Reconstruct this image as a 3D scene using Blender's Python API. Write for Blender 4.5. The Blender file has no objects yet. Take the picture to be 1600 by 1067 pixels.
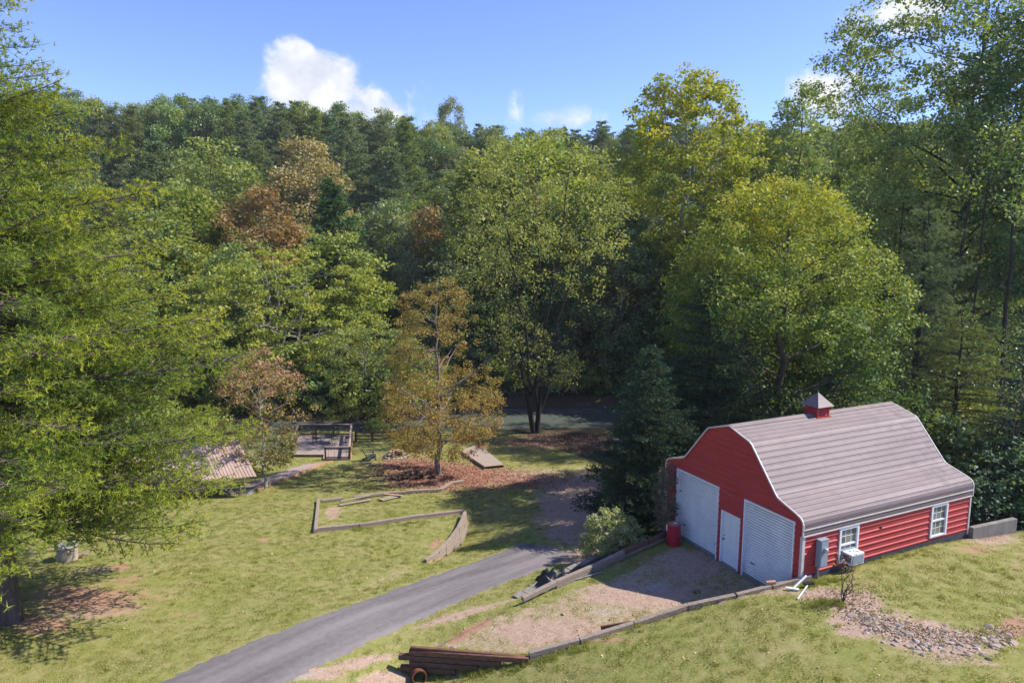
import bpy, bmesh, math, random
import numpy as np
from mathutils import Vector, Matrix

# ------------------------------------------------------------------ camera, sky, sun, exposure
scn = bpy.context.scene
C = scn.collection
CAMZ = 12.247; F = 1067.0; TH = 0.141
SUN_AZ, SUN_EL = 4.0, 47.0
cam_d = bpy.data.cameras.new('camera'); cam = bpy.data.objects.new('camera', cam_d); C.objects.link(cam)
cam.location = (0, 0, CAMZ); cam.rotation_euler = (math.pi/2-TH, 0, 0)
cam_d.sensor_width = 36; cam_d.lens = F/1600*36; cam_d.clip_end = 4000; cam_d.clip_start = .1
scn.camera = cam
scn.view_settings.view_transform = 'Standard'; scn.view_settings.look = 'None'
scn.view_settings.exposure = 0.92; scn.view_settings.gamma = 1; scn.view_settings.use_curve_mapping = False
scn.cycles.max_bounces = 6; scn.cycles.diffuse_bounces = 3; scn.cycles.transmission_bounces = 3
scn.cycles.glossy_bounces = 2; scn.cycles.transparent_max_bounces = 4
scn.cycles.use_denoising = True

def vdir(px, py):
    a = (px-800)/F; b = -(py-533.5)/F
    return Vector((a, math.cos(TH)+b*math.sin(TH), b*math.cos(TH)-math.sin(TH)))

w = bpy.data.worlds.new('World'); scn.world = w; w.use_nodes = True
nt = w.node_tree; N = nt.nodes; L = nt.links
bg = N['Background']; bg.inputs['Strength'].default_value = 1.0
sky = N.new('ShaderNodeTexSky'); sky.sky_type = 'NISHITA'; sky.sun_disc = False
sky.sun_elevation = math.radians(SUN_EL); sky.sun_rotation = math.radians(90-SUN_AZ)
sky.altitude = 900; sky.air_density = 0.75; sky.dust_density = 0.1; sky.ozone_density = 3.0
sk = N.new('ShaderNodeMix'); sk.data_type = 'RGBA'; sk.blend_type = 'MULTIPLY'; sk.inputs[0].default_value = 1
SKY_STR = 0.15
sk.inputs[7].default_value = (SKY_STR*.84, SKY_STR*.82, SKY_STR*1.08, 1); L.new(sky.outputs[0], sk.inputs[6])
tc = N.new('ShaderNodeTexCoord')
# clouds: soft noise in sky direction, gathered into a few banks
def mth(op, a, b=None, c=None, clamp=False):
    n = N.new('ShaderNodeMath'); n.operation = op; n.use_clamp = clamp
    for i, v in enumerate((a, b, c)):
        if v is None: continue
        if isinstance(v, (int, float)): n.inputs[i].default_value = v
        else: L.new(v, n.inputs[i])
    return n.outputs[0]
nz = N.new('ShaderNodeTexNoise'); nz.inputs['Scale'].default_value = 13; nz.inputs['Detail'].default_value = 12
nz.inputs['Roughness'].default_value = .62; nz.inputs['Distortion'].default_value = .25
L.new(tc.outputs['Generated'], nz.inputs['Vector'])
total = None
for (px, py, rx, ry, amp) in ((505, 135, 95, 68, 1.15), (575, 168, 80, 40, 1.0), (458, 95, 58, 46, 1.1), (440, 145, 62, 48, .95), (805, 150, 26, 48, .6), (650, 135, 55, 34, .62),
                              (1335, 55, 50, 46, .85), (1305, 155, 85, 66, 1.0), (1420, 25, 70, 40, .85), (730, 200, 110, 40, .56), (900, 190, 80, 28, .55),
                              (1500, 120, 90, 100, .6), (-500, 60, 300, 120, .9), (2300, 100, 400, 130, .9), (-1500, -300, 500, 300, .8)):
    d = vdir(px, py).normalized()
    # angular frame
    e1 = d.cross(Vector((0, 0, 1))).normalized(); e2 = e1.cross(d)
    def dot(v, k):
        n = N.new('ShaderNodeVectorMath'); n.operation = 'DOT_PRODUCT'; L.new(tc.outputs['Generated'], n.inputs[0]); n.inputs[1].default_value = v*k
        return n.outputs['Value']
    a = dot(e1, F/rx); b = dot(e2, F/ry); f = dot(d, 1.0)
    r2 = mth('ADD', mth('MULTIPLY', a, a), mth('MULTIPLY', b, b))
    g = mth('MULTIPLY', mth('SUBTRACT', 1.0, r2, clamp=True), mth('GREATER_THAN', f, 0.0))
    g = mth('MULTIPLY', g, amp)
    total = g if total is None else mth('MAXIMUM', total, g)
dens = mth('ADD', mth('MULTIPLY', nz.outputs['Fac'], 3.0), mth('SUBTRACT', total, 1.95))
cl = N.new('ShaderNodeMapRange'); cl.interpolation_type = 'SMOOTHSTEP'; cl.inputs[1].default_value = 0; cl.inputs[2].default_value = .6
L.new(dens, cl.inputs[0])
msk = mth('MULTIPLY', cl.outputs[0], mth('MULTIPLY', total, 1.5, clamp=True), clamp=True)
mx = N.new('ShaderNodeMix'); mx.data_type = 'RGBA'; L.new(msk, mx.inputs[0]); L.new(sk.outputs[2], mx.inputs[6])
cn = N.new('ShaderNodeTexNoise'); cn.inputs['Scale'].default_value = 26; cn.inputs['Detail'].default_value = 8; L.new(tc.outputs['Generated'], cn.inputs['Vector'])
cr_ = N.new('ShaderNodeValToRGB'); cr_.color_ramp.elements[0].position = .38; cr_.color_ramp.elements[0].color = (.40, .43, .50, 1); cr_.color_ramp.elements[1].position = .62; cr_.color_ramp.elements[1].color = (.56, .57, .59, 1)
L.new(cn.outputs['Fac'], cr_.inputs[0]); L.new(cr_.outputs[0], mx.inputs[7])
L.new(mx.outputs[2], bg.inputs['Color'])

sd = bpy.data.lights.new('sun', 'SUN'); so = bpy.data.objects.new('sun', sd); C.objects.link(so)
sd.energy = 4.0; sd.angle = math.radians(.53); sd.color = (1, .95, .87)
sa, se = math.radians(SUN_AZ), math.radians(SUN_EL)
S = Vector((math.cos(sa)*math.cos(se), math.sin(sa)*math.cos(se), math.sin(se)))
so.rotation_euler = S.to_track_quat('Z', 'Y').to_euler(); so.location = (30, 0, 60)

# ------------------------------------------------------------------ helpers
rng = np.random.default_rng(7)
R = random.Random(5)
def mesh_np(name, v, f, mats=(), var=None, smooth=False, mi=None):
    """v (n,3) ; f (m,k) with k = 3 or 4"""
    v = np.asarray(v, np.float32); f = np.asarray(f, np.int32)
    me = bpy.data.meshes.new(name)
    me.vertices.add(len(v)); me.vertices.foreach_set('co', v.ravel())
    k = f.shape[1]; n = len(f)
    me.loops.add(n*k); me.loops.foreach_set('vertex_index', f.ravel())
    me.polygons.add(n); me.polygons.foreach_set('loop_start', np.arange(0, n*k, k, dtype=np.int32))
    me.polygons.foreach_set('loop_total', np.full(n, k, np.int32))
    if smooth: me.polygons.foreach_set('use_smooth', np.ones(n, bool))
    if mi is not None: me.polygons.foreach_set('material_index', np.asarray(mi, np.int32))
    me.update(calc_edges=True)
    if var is not None:
        a = me.attributes.new('var', 'FLOAT', 'POINT'); a.data.foreach_set('value', np.asarray(var, np.float32))
    for m in mats: me.materials.append(m)
    return me
class MB:
    """collects polygons into one mesh"""
    def __init__(s): s.v = []; s.f = []; s.mi = []
    def poly(s, pts, mi=0):
        n = len(s.v); s.v += [tuple(p) for p in pts]; s.f.append(tuple(range(n, n+len(pts)))); s.mi.append(mi)
    def box(s, x0, y0, z0, x1, y1, z1, mi=0, M=None):
        p = [Vector((x, y, z)) for z in (z0, z1) for y in (y0, y1) for x in (x0, x1)]
        if M is not None: p = [M @ q for q in p]
        n = len(s.v); s.v += [tuple(q) for q in p]
        for f in ((0, 2, 3, 1), (4, 5, 7, 6), (0, 1, 5, 4), (2, 6, 7, 3), (0, 4, 6, 2), (1, 3, 7, 5)):
            s.f.append(tuple(n+i for i in f)); s.mi.append(mi)
    def bar(s, a, b, w_, h_, mi=0, roll=0, cham=.0):
        a = Vector(a); b = Vector(b); d = b-a; l = d.length
        q = d.to_track_quat('X', 'Z').to_matrix().to_4x4()
        M = Matrix.Translation(a) @ q @ Matrix.Rotation(roll, 4, 'X')
        if cham:
            c = cham; hw, hh = w_/2, h_/2
            pr = [(-hw+c, -hh), (hw-c, -hh), (hw, -hh+c), (hw, hh-c), (hw-c, hh), (-hw+c, hh), (-hw, hh-c), (-hw, -hh+c)]
            n = len(s.v)
            for x in (0, l): s.v += [tuple(M @ Vector((x, y, z))) for y, z in pr]
            for i in range(8):
                j = (i+1) % 8; s.f.append((n+i, n+j, n+8+j, n+8+i)); s.mi.append(mi)
            s.f.append(tuple(n+i for i in range(7, -1, -1))); s.mi.append(mi)
            s.f.append(tuple(n+8+i for i in range(8))); s.mi.append(mi)
        else: s.box(0, -w_/2, -h_/2, l, w_/2, h_/2, mi, M)
    def tube(s, pts, rad, k=8, mi=0, caps=True):
        pts = [Vector(p) for p in pts]
        if isinstance(rad, (int, float)): rad = [rad]*len(pts)
        n = len(s.v); up = Vector((0, 0, 1))
        for i, p in enumerate(pts):
            t = (pts[min(i+1, len(pts)-1)]-pts[max(i-1, 0)]).normalized()
            a = t.cross(up if abs(t.z) < .9 else Vector((1, 0, 0))).normalized(); b = t.cross(a)
            for j in range(k):
                an = 2*math.pi*j/k; s.v.append(tuple(p+(a*math.cos(an)+b*math.sin(an))*rad[i]))
        for i in range(len(pts)-1):
            for j in range(k):
                j2 = (j+1) % k; s.f.append((n+i*k+j, n+i*k+j2, n+(i+1)*k+j2, n+(i+1)*k+j)); s.mi.append(mi)
        if caps:
            s.f.append(tuple(n+j for j in range(k))); s.mi.append(mi)
            m = n+(len(pts)-1)*k; s.f.append(tuple(m+j for j in range(k-1, -1, -1))); s.mi.append(mi)
    def lathe(s, prof, k=20, mi=0, M=None):
        n = len(s.v)
        for r, z in prof:
            for j in range(k):
                an = 2*math.pi*j/k; p = Vector((r*math.cos(an), r*math.sin(an), z))
                s.v.append(tuple(M @ p if M is not None else p))
        for i in range(len(prof)-1):
            for j in range(k):
                j2 = (j+1) % k; s.f.append((n+i*k+j, n+i*k+j2, n+(i+1)*k+j2, n+(i+1)*k+j)); s.mi.append(mi)
    def mesh(s, name, *mats):
        me = bpy.data.meshes.new(name); me.from_pydata(s.v, [], s.f)
        me.polygons.foreach_set('material_index', s.mi)
        for m in mats: me.materials.append(m)
        me.update(); return me
def fixn(me):
    bm = bmesh.new(); bm.from_mesh(me); bmesh.ops.recalc_face_normals(bm, faces=bm.faces); bm.to_mesh(me); bm.free(); return me
def put(name, me, parent=None, loc=(0, 0, 0), rotz=0, label=None, kind=None):
    o = bpy.data.objects.new(name, me); C.objects.link(o); o.location = loc; o.rotation_euler = (0, 0, rotz)
    if parent is not None: o.parent = parent
    if label: o['label'] = label
    if kind: o['kind'] = kind
    return o
def tag(o, label, cat, group=None):
    o['label'] = label; o['category'] = cat
    if group: o['group'] = group
    return o
def thing(name, label, cat, loc=(0, 0, 0), rotz=0, group=None):
    o = bpy.data.objects.new(name, None); C.objects.link(o); o.location = loc; o.rotation_euler = (0, 0, rotz); o.empty_display_size = .3
    return tag(o, label, cat, group)
def struct(name, me): return put(name, me, kind='structure')
def dup(root, loc, rotz=0, scale=1, label=None, group=None):
    r = root.copy(); C.objects.link(r); r.location = loc; r.rotation_euler = (0, 0, rotz)
    r.scale = (scale,)*3 if isinstance(scale, (int, float)) else scale
    if label: r['label'] = label
    if group: r['group'] = group
    for ch in list(root.children):
        c = ch.copy(); C.objects.link(c); c.parent = r
        for g in ch.children:
            d = g.copy(); C.objects.link(d); d.parent = c
    return r

# ------------------------------------------------------------------ materials
def mat(name, col, rough=.8, spec=.3, metal=0, noise=0, nscale=8, bump=0, bscale=40, col2=None, stretch=None, coord='Object'):
    m = bpy.data.materials.new(name); m.use_nodes = True; t = m.node_tree; b = t.nodes['Principled BSDF']
    b.inputs['Roughness'].default_value = rough; b.inputs['Specular IOR Level'].default_value = spec; b.inputs['Metallic'].default_value = metal
    col = (*col, 1); b.inputs['Base Color'].default_value = col
    if noise or bump:
        c = t.nodes.new('ShaderNodeTexCoord'); mp = t.nodes.new('ShaderNodeMapping'); t.links.new(c.outputs[coord], mp.inputs[0])
        if stretch: mp.inputs['Scale'].default_value = stretch
    if noise:
        n = t.nodes.new('ShaderNodeTexNoise'); n.inputs['Scale'].default_value = nscale; n.inputs['Detail'].default_value = 6; n.inputs['Roughness'].default_value = .65
        t.links.new(mp.outputs[0], n.inputs['Vector'])
        r = t.nodes.new('ShaderNodeValToRGB'); r.color_ramp.elements[0].position = .3; r.color_ramp.elements[1].position = .7
        c2 = (*col2, 1) if col2 else tuple(x*(1-noise) for x in col[:3])+(1,)
        r.color_ramp.elements[0].color = c2; r.color_ramp.elements[1].color = tuple(min(1, x*(1+noise*.35)) for x in col[:3])+(1,)
        t.links.new(n.outputs['Fac'], r.inputs[0]); t.links.new(r.outputs[0], b.inputs['Base Color'])
    if bump:
        n = t.nodes.new('ShaderNodeTexNoise'); n.inputs['Scale'].default_value = bscale; n.inputs['Detail'].default_value = 5
        t.links.new(mp.outputs[0], n.inputs['Vector'])
        bp = t.nodes.new('ShaderNodeBump'); bp.inputs['Strength'].default_value = bump; bp.inputs['Distance'].default_value = .03
        t.links.new(n.outputs['Fac'], bp.inputs['Height']); t.links.new(bp.outputs[0], b.inputs['Normal'])
    return m
def leafmat(name, cols, trans=.32, rough=.5, spec=.25, pos=None, hue=.012):
    m = bpy.data.materials.new(name); m.use_nodes = True; t = m.node_tree; b = t.nodes['Principled BSDF']
    b.inputs['Roughness'].default_value = rough; b.inputs['Specular IOR Level'].default_value = spec
    a = t.nodes.new('ShaderNodeAttribute'); a.attribute_name = 'var'
    r = t.nodes.new('ShaderNodeValToRGB'); cr = r.color_ramp
    pos = pos or [i/(len(cols)-1) for i in range(len(cols))]
    while len(cr.elements) < len(cols): cr.elements.new(.5)
    for e, c, p in zip(cr.elements, cols, pos): e.position = p; e.color = (*c, 1)
    t.links.new(a.outputs['Fac'], r.inputs[0])
    oi = t.nodes.new('ShaderNodeObjectInfo'); h = t.nodes.new('ShaderNodeHueSaturation')
    mr = t.nodes.new('ShaderNodeMapRange'); mr.inputs[3].default_value = .5-hue; mr.inputs[4].default_value = .5+hue
    t.links.new(oi.outputs['Random'], mr.inputs[0]); t.links.new(mr.outputs[0], h.inputs['Hue'])
    mv = t.nodes.new('ShaderNodeMapRange'); mv.inputs[3].default_value = .85; mv.inputs[4].default_value = 1.15
    wn = t.nodes.new('ShaderNodeTexWhiteNoise'); wn.noise_dimensions = '1D'; t.links.new(oi.outputs['Random'], wn.inputs['W'])
    t.links.new(wn.outputs['Value'], mv.inputs[0]); t.links.new(mv.outputs[0], h.inputs['Value'])
    t.links.new(r.outputs[0], h.inputs['Color']); t.links.new(h.outputs[0], b.inputs['Base Color'])
    tr = t.nodes.new('ShaderNodeBsdfTranslucent'); g = t.nodes.new('ShaderNodeMix'); g.data_type = 'RGBA'; g.blend_type = 'MULTIPLY'; g.inputs[0].default_value = 1
    t.links.new(h.outputs[0], g.inputs[6]); g.inputs[7].default_value = (1.45, 1.4, .5, 1); t.links.new(g.outputs[2], tr.inputs[0])
    ms = t.nodes.new('ShaderNodeMixShader'); ms.inputs[0].default_value = trans
    t.links.new(b.outputs[0], ms.inputs[1]); t.links.new(tr.outputs[0], ms.inputs[2]); t.links.new(ms.outputs[0], t.nodes['Material Output'].inputs[0])
    return m
M = {}
M['bark'] = mat('bark', (.13, .105, .085), .95, .1, noise=.5, nscale=5, bump=.6, bscale=14, stretch=(1, 1, .25))
M['bark_dark'] = mat('bark_dark', (.055, .047, .04), .95, .1, noise=.4, nscale=5, bump=.5, bscale=14, stretch=(1, 1, .25))
M['bark_pale'] = mat('bark_pale', (.33, .31, .28), .9, .1, noise=.5, nscale=4, bump=.3, stretch=(1, 1, .4))
M['timber'] = mat('timber', (.33, .27, .215), .9, .15, noise=.55, nscale=5, col2=(.16, .12, .09), bump=.5, bscale=30, stretch=(.6, 6, 6))
M['timber_red'] = mat('timber_red', (.23, .115, .07), .9, .15, noise=.6, nscale=5, col2=(.08, .045, .035), bump=.5, bscale=30, stretch=(.6, 6, 6))
M['timber_grey'] = mat('timber_grey', (.35, .29, .235), .9, .15, noise=.6, nscale=7, col2=(.15, .11, .08), bump=.5, bscale=30, stretch=(.6, 6, 6))
M['deck_wood'] = mat('deck_wood', (.40, .31, .26), .85, .15, noise=.4, nscale=6, bump=.3, stretch=(6, .7, 6))
M['deck_dark'] = mat('deck_dark', (.16, .095, .065), .85, .15, noise=.4, nscale=6, bump=.3)
M['black_metal'] = mat('black_metal', (.02, .02, .022), .5, .4)
M['black_plastic'] = mat('black_plastic', (.012, .012, .014), .45, .4, bump=.8, bscale=6)
M['white'] = mat('white_paint', (.74, .75, .76), .5, .4, noise=.1, nscale=3)
M['trim'] = mat('trim_white', (.55, .50, .48), .45, .4, noise=.2, nscale=4)
M['curtain'] = mat('door_white_steel', (.82, .82, .81), .45, .4, noise=.15, nscale=1.3, col2=(.70, .69, .68), stretch=(1, 1, .6))
M['red'] = mat('red_siding', (.43, .042, .043), .45, .35, noise=.2, nscale=2.2, col2=(.32, .034, .036), stretch=(.5, .5, 2))
M['roof'] = mat('roof_metal', (.232, .182, .165), .6, .35, noise=.25, nscale=.7, col2=(.19, .147, .134), stretch=(3, .35, 3))
def stain(m, col, y0, y1, lo=.5, hi=.64, amt=.6):
    t = m.node_tree; b = t.nodes['Principled BSDF']; src = b.inputs['Base Color'].links[0].from_socket
    c = t.nodes.new('ShaderNodeTexCoord'); sx = t.nodes.new('ShaderNodeSeparateXYZ'); t.links.new(c.outputs['Object'], sx.inputs[0])
    r = t.nodes.new('ShaderNodeMapRange'); r.interpolation_type = 'SMOOTHSTEP'; r.inputs[1].default_value = y0; r.inputs[2].default_value = y1; t.links.new(sx.outputs['Y'], r.inputs[0])
    n = t.nodes.new('ShaderNodeTexNoise'); n.inputs['Scale'].default_value = 2.4; n.inputs['Detail'].default_value = 7; t.links.new(c.outputs['Object'], n.inputs['Vector'])
    q = t.nodes.new('ShaderNodeMapRange'); q.inputs[1].default_value = lo; q.inputs[2].default_value = hi; t.links.new(n.outputs['Fac'], q.inputs[0])
    k = t.nodes.new('ShaderNodeMath'); k.operation = 'MULTIPLY'; t.links.new(r.outputs[0], k.inputs[0]); t.links.new(q.outputs[0], k.inputs[1])
    k2 = t.nodes.new('ShaderNodeMath'); k2.operation = 'MULTIPLY'; t.links.new(k.outputs[0], k2.inputs[0]); k2.inputs[1].default_value = amt
    mx = t.nodes.new('ShaderNodeMix'); mx.data_type = 'RGBA'; t.links.new(k2.outputs[0], mx.inputs[0]); t.links.new(src, mx.inputs[6]); mx.inputs[7].default_value = (*col, 1); t.links.new(mx.outputs[2], b.inputs['Base Color'])
stain(M['roof'], (.13, .095, .095), 5.8, 8.4, .48, .62, .5)
stain(M['roof'], (.165, .125, .117), -5, -4, .46, .70, .45)
M['groove_shade'] = mat('door_groove_shade', (.40, .40, .42), .6, .3)  # shade in the door's slat grooves, painted as a darker colour
M['bark_mid'] = mat('bark_mid', (.24, .20, .175), .9, .1, noise=.4, nscale=4, bump=.3, stretch=(1, 1, .4))
M['rib_shade_dirt'] = mat('roof_rib_shade_dirt', (.10, .075, .08), .7, .2, noise=.4, nscale=2)  # dark strip beside each roof rib: its shadow and dirt painted as one colour
M['roofside'] = mat('roof_side', (.19, .145, .14), .55, .35, noise=.25, nscale=2, stretch=(3, .35, 3))
M['concrete'] = mat('concrete', (.24, .22, .19), .9, .2, noise=.35, nscale=3, bump=.4)
M['block'] = mat('wall_block', (.26, .225, .20), .9, .2, noise=.4, nscale=6, bump=.5)
M['slabdark'] = mat('foundation_dark', (.07, .07, .08), .9, .2, noise=.35, nscale=3)
M['greybox'] = mat('grey_enamel', (.25, .30, .34), .45, .4, noise=.1)
M['glass'] = mat('window_glass', (.10, .105, .085), .08, .8)
M['blind'] = mat('blind', (.22, .21, .165), .7, .3)
M['barrel'] = mat('red_plastic', (.36, .012, .03), .35, .5, noise=.15, nscale=4)
M['rust'] = mat('rusty_steel', (.18, .07, .035), .8, .3, noise=.5, nscale=10)
M['tan_roof'] = mat('tan_metal', (.46, .33, .26), .5, .4, noise=.25, nscale=1)
M['steel'] = mat('galvanised', (.42, .44, .46), .4, .5, metal=.6)
M['log'] = mat('log_bark', (.07, .05, .042), .95, .1, noise=.5, nscale=9, bump=.6)
M['logend'] = mat('log_end', (.22, .15, .10), .9, .1, noise=.3, nscale=9)
M['orange_wood'] = mat('split_wood', (.46, .27, .16), .9, .1, noise=.3, nscale=9)
rockm = [mat('rock_grey', (.25, .235, .21), .85, .25, noise=.4, nscale=7, bump=.5, bscale=20), mat('rock_tan', (.40, .31, .24), .85, .25, noise=.4, nscale=7, bump=.5, bscale=20),
         mat('rock_pale', (.50, .43, .36), .85, .25, noise=.3, nscale=7, bump=.5, bscale=20), mat('rock_dark', (.12, .11, .105), .8, .3, noise=.4, nscale=7, bump=.5, bscale=20)]

# ------------------------------------------------------------------ terrain heights
def proj(X, Y, Z):
    Z = Z-CAMZ; y = Y*math.cos(TH)-Z*math.sin(TH); z = Z*math.cos(TH)+Y*math.sin(TH)
    y = np.where(y < .5, .5, y)
    return 800+F*X/y, 533.5-F*z/y
def atz(px, py, z):
    d = vdir(px, py); t = (z-CAMZ)/d.z
    return (d.x*t, d.y*t)
def tps(pts):
    P = np.array([p[:2] for p in pts]); z = np.array([p[2] for p in pts]); n = len(P)
    def phi(r): return np.where(r > 0, r*r*np.log(np.maximum(r, 1e-6)), 0)
    K = phi(np.linalg.norm(P[:, None]-P[None], axis=2))+np.eye(n)*2.0
    A = np.zeros((n+3, n+3)); A[:n, :n] = K; A[:n, n] = 1; A[:n, n+1:] = P; A[n, :n] = 1; A[n+1:, :n] = P.T
    s = np.linalg.solve(A, np.r_[z, 0, 0, 0])
    def f(x, y):
        x = np.asarray(x, float); y = np.asarray(y, float); o = s[n]+s[n+1]*x+s[n+2]*y
        for i in range(n): o = o+s[i]*phi(np.hypot(x-P[i, 0], y-P[i, 1]))
        return o
    return f
base_c = [(15, 970, -1.0), (300, 1067, -.7), (0, 1067, -.8), (150, 1060, -.8), (480, 1060, -.7), (600, 1010, -.85), (860, 860, -1.9), (700, 930, -1.1),
          (500, 900, -1.5), (650, 870, -1.9), (250, 900, -1.5), (100, 865, -1.9), (300, 820, -2.2), (500, 835, -2.1), (725, 808, -2.35), (660, 880, -1.8),
          (500, 785, -2.8), (840, 800, -2.9), (930, 760, -3.3), (990, 740, -3.4), (687, 738, -4.0), (560, 762, -3.5), (400, 775, -3.3), (520, 722, -4.7), (620, 706, -4.9),
          (760, 715, -4.6), (880, 700, -4.9), (850, 678, -5.3), (960, 700, -4.7), (700, 690, -5.3), (640, 690, -5.3), (450, 715, -4.8), (200, 775, -3.2), (0, 850, -2.0), (-200, 900, -1.6), (-300, 1100, -.5),
          (100, 730, -4.3), (-300, 730, -4.5), (820, 945, -.62), (720, 975, -.78), (900, 882, -1.35), (1010, 842, -1.5), (1025, 790, -1.9),
          (645, 1062, -1.55), (740, 1045, -1.0), (700, 1056, -1.4), (828, 1036, -.54), (950, 1003, .0), (1100, 960, .56), (1200, 932, .92), (1262, 908, .97),
          (1340, 880, 1.03), (1450, 850, 1.0), (1516, 838, .85), (1600, 870, 1.1), (1600, 1000, 1.35), (1450, 950, 1.2), (1000, 1067, .25), (1300, 1067, 1.25), (1600, 1067, 1.7),
          (800, 1067, -.85), (900, 1045, -.26), (1575, 838, .8), (1700, 845, .7), (2000, 900, 1.2), (560, 1067, -1.0)]
P0 = [(*atz(a, b, z), z) for a, b, z in base_c]
P0 += [(0, 10, .3), (12, 8, 2.2), (-14, 8, .2), (25, 10, 2.5), (20, 36, -1.0), (28, 36, -1.2), (14, 38, -2.6), (22, 48, -3.2), (34, 44, -2.6), (30, 60, -4.9), (12, 50, -4.2), (45, 30, .4), (45, 60, -4.7), (-45, 40, -3), (-40, 60, -5), (8, 33, -1.6), (10, 36, -2.4)]
base_f = tps(P0)
pad_f = tps([(*atz(a, b, z), z) for a, b, z in ((1055, 845, 0), (1240, 925, -.02), (1130, 885, 0), (1000, 895, -.1), (940, 905, -.2), (822, 940, -.5), (720, 975, -.72), (640, 1015, -.9), (830, 1030, -.62), (950, 995, -.35), (1080, 950, -.12), (1000, 940, -.2))])
BC = (8.206, 24.99); BY = -1.134; bc, bs = math.cos(BY), math.sin(BY)
def barn_uv(x, y): dx, dy = x-BC[0], y-BC[1]; return dx*bc+dy*bs, -dx*bs+dy*bc
def barn_w(u, v, z=0): return Vector((BC[0]+u*bc-v*bs, BC[1]+u*bs+v*bc, z))
def inpoly(x, y, poly):
    r = np.zeros(np.shape(x), bool); n = len(poly)
    for i in range(n):
        x0, y0 = poly[i]; x1, y1 = poly[(i+1) % n]
        if y0 == y1: continue
        c = ((y0 > y) != (y1 > y)) & (x < (x1-x0)*(y-y0)/(y1-y0)+x0); r ^= c
    return r
T1 = [atz(815, 936, -.42), atz(905, 893, -.1), atz(978, 866, .0), atz(1040, 838, .1)]       # far pad timber line
T2 = [atz(1264, 903, 1.05), atz(1100, 946, .55), atz(960, 988, .0), atz(826, 1024, -.42)]     # near pad timber line
T3 = [atz(640, 1010, -.5)]
gl = barn_w(-3.62, .02); gr = barn_w(3.62, .02)
PAD = T1+[(gl.x, gl.y), (gr.x, gr.y)]+T2+T3
def sstep(a, b, x): t = np.clip((x-a)/(b-a), 0, 1); return t*t*(3-2*t)
def wav(x, y, s, seed=0):
    return (np.sin(x/s+seed)*np.cos(y/s*1.3+seed*2)+np.sin((x*.7+y)/s*1.9+seed)*.5+np.cos((x-y*.8)/s*3.1+seed)*.3)/1.8
WATER = -6.15
WALL = [(726, 801, -2.2, .85), (722, 812, -2.15, .82), (715, 826, -2.1, .74), (705, 840, -2.05, .6), (694, 852, -2.0, .45), (684, 862, -1.95, .32), (674, 870, -1.92, .2), (664, 876, -1.9, .06)]
WW = [(*atz(a, b, z), h) for a, b, z, h in WALL]
def wall_drop(x, y):
    best = np.full(np.shape(x), 1e9); out = np.zeros(np.shape(x))
    for (x0, y0, h0), (x1, y1, h1) in zip(WW[:-1], WW[1:]):
        dx, dy = x1-x0, y1-y0; L2 = dx*dx+dy*dy; t = np.clip(((x-x0)*dx+(y-y0)*dy)/L2, 0, 1); d = np.hypot(x-x0-t*dx, y-y0-t*dy)
        side = dx*(y-y0)-dy*(x-x0)      # > 0 on the driveway side
        v = np.where(side > 0, (h0+(h1-h0)*t)*np.clip(1-d/3.2, 0, 1), 0); out = np.where(d < best, v, out); best = np.minimum(d, best)
    return out
def H(x, y):
    x = np.asarray(x, float); y = np.asarray(y, float)
    b = np.clip(base_f(np.clip(x, -50, 50), np.clip(y, 6, 66)), -5.6, 2.8)+wav(x, y, 1.7)*.025
    b = b-wall_drop(x, y)
    bank = 64.6+wav(x, 0, 9)*.9-np.clip((x-8)*.02, 0, 1)+np.clip(-x-15, 0, 20)*.02
    b = b+(-7.2-b)*sstep(bank, bank+2.2, y)
    far = 75.5+wav(x, 5, 11)*1.2-4.5*sstep(-3, -11, x)
    hill = -5.2+40*sstep(84, 225, y+x*.04)*(1-.10*sstep(-20, 60, x))+wav(x, y, 17)*1.2*sstep(80, 100, y)+wav(x, y, 4)*.2
    o = b+(hill-b)*sstep(far-2.2, far+1.2, y)
    p = inpoly(x, y, PAD); o = np.where(p, pad_f(x, y)+wav(x, y, .9)*.015, o)
    u, v = barn_uv(x, y); o = o-1.3*sstep(3.78, 3.45, u)*sstep(9.0, 9.3, v)*sstep(30, 15, v)*sstep(-12, -2, u); o = np.where((np.abs(u) < 3.6) & (v > .02) & (v < 8.97), -.06, o)
    return o
def pt_slow(px, py, dz=0):
    """the point of the ground seen at this place"""
    d = vdir(px, py); t = np.arange(8, 260, .08)
    z = H(d.x*t, d.y*t); below = (CAMZ+d.z*t) < z
    i = int(np.argmax(below)); a = t[i-1]; b = t[i]
    for _ in range(12):
        m = (a+b)/2
        if CAMZ+d.z*m < float(H(d.x*m, d.y*m)): b = m
        else: a = m
    return Vector((d.x*b, d.y*b, float(H(d.x*b, d.y*b))+dz))

# grid with fine cells near, coarse far
gx = np.unique(np.round(np.r_[np.arange(-900, -120, 60), np.arange(-120, -45, 3), np.arange(-45, -24, .8), np.arange(-24, 24, .16), np.arange(24, 45, .8), np.arange(45, 120, 3), np.arange(120, 901, 60)], 3))
gy = np.unique(np.round(np.r_[np.arange(-300, 0, 50), np.arange(0, 14, .8), np.arange(14, 40, .16), np.arange(40, 68, .3), np.arange(68, 90, .8), np.arange(90, 280, 4), np.arange(280, 1500, 80)], 3))
GX, GY = np.meshgrid(gx, gy); GZ = H(GX, GY)
far_drop = sstep(240, 900, GY); GZ = GZ-far_drop*20
nx, ny = len(gx), len(gy)
idx = np.arange(nx*ny).reshape(ny, nx)
gf = np.stack([idx[:-1, :-1], idx[:-1, 1:], idx[1:, 1:], idx[1:, :-1]], -1).reshape(-1, 4)
PX, PY = proj(GX, GY, GZ)
def gnoise(x, y, s, sd): return wav(x+3*np.sin(y/s*.7+sd), y, s, sd)
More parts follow.
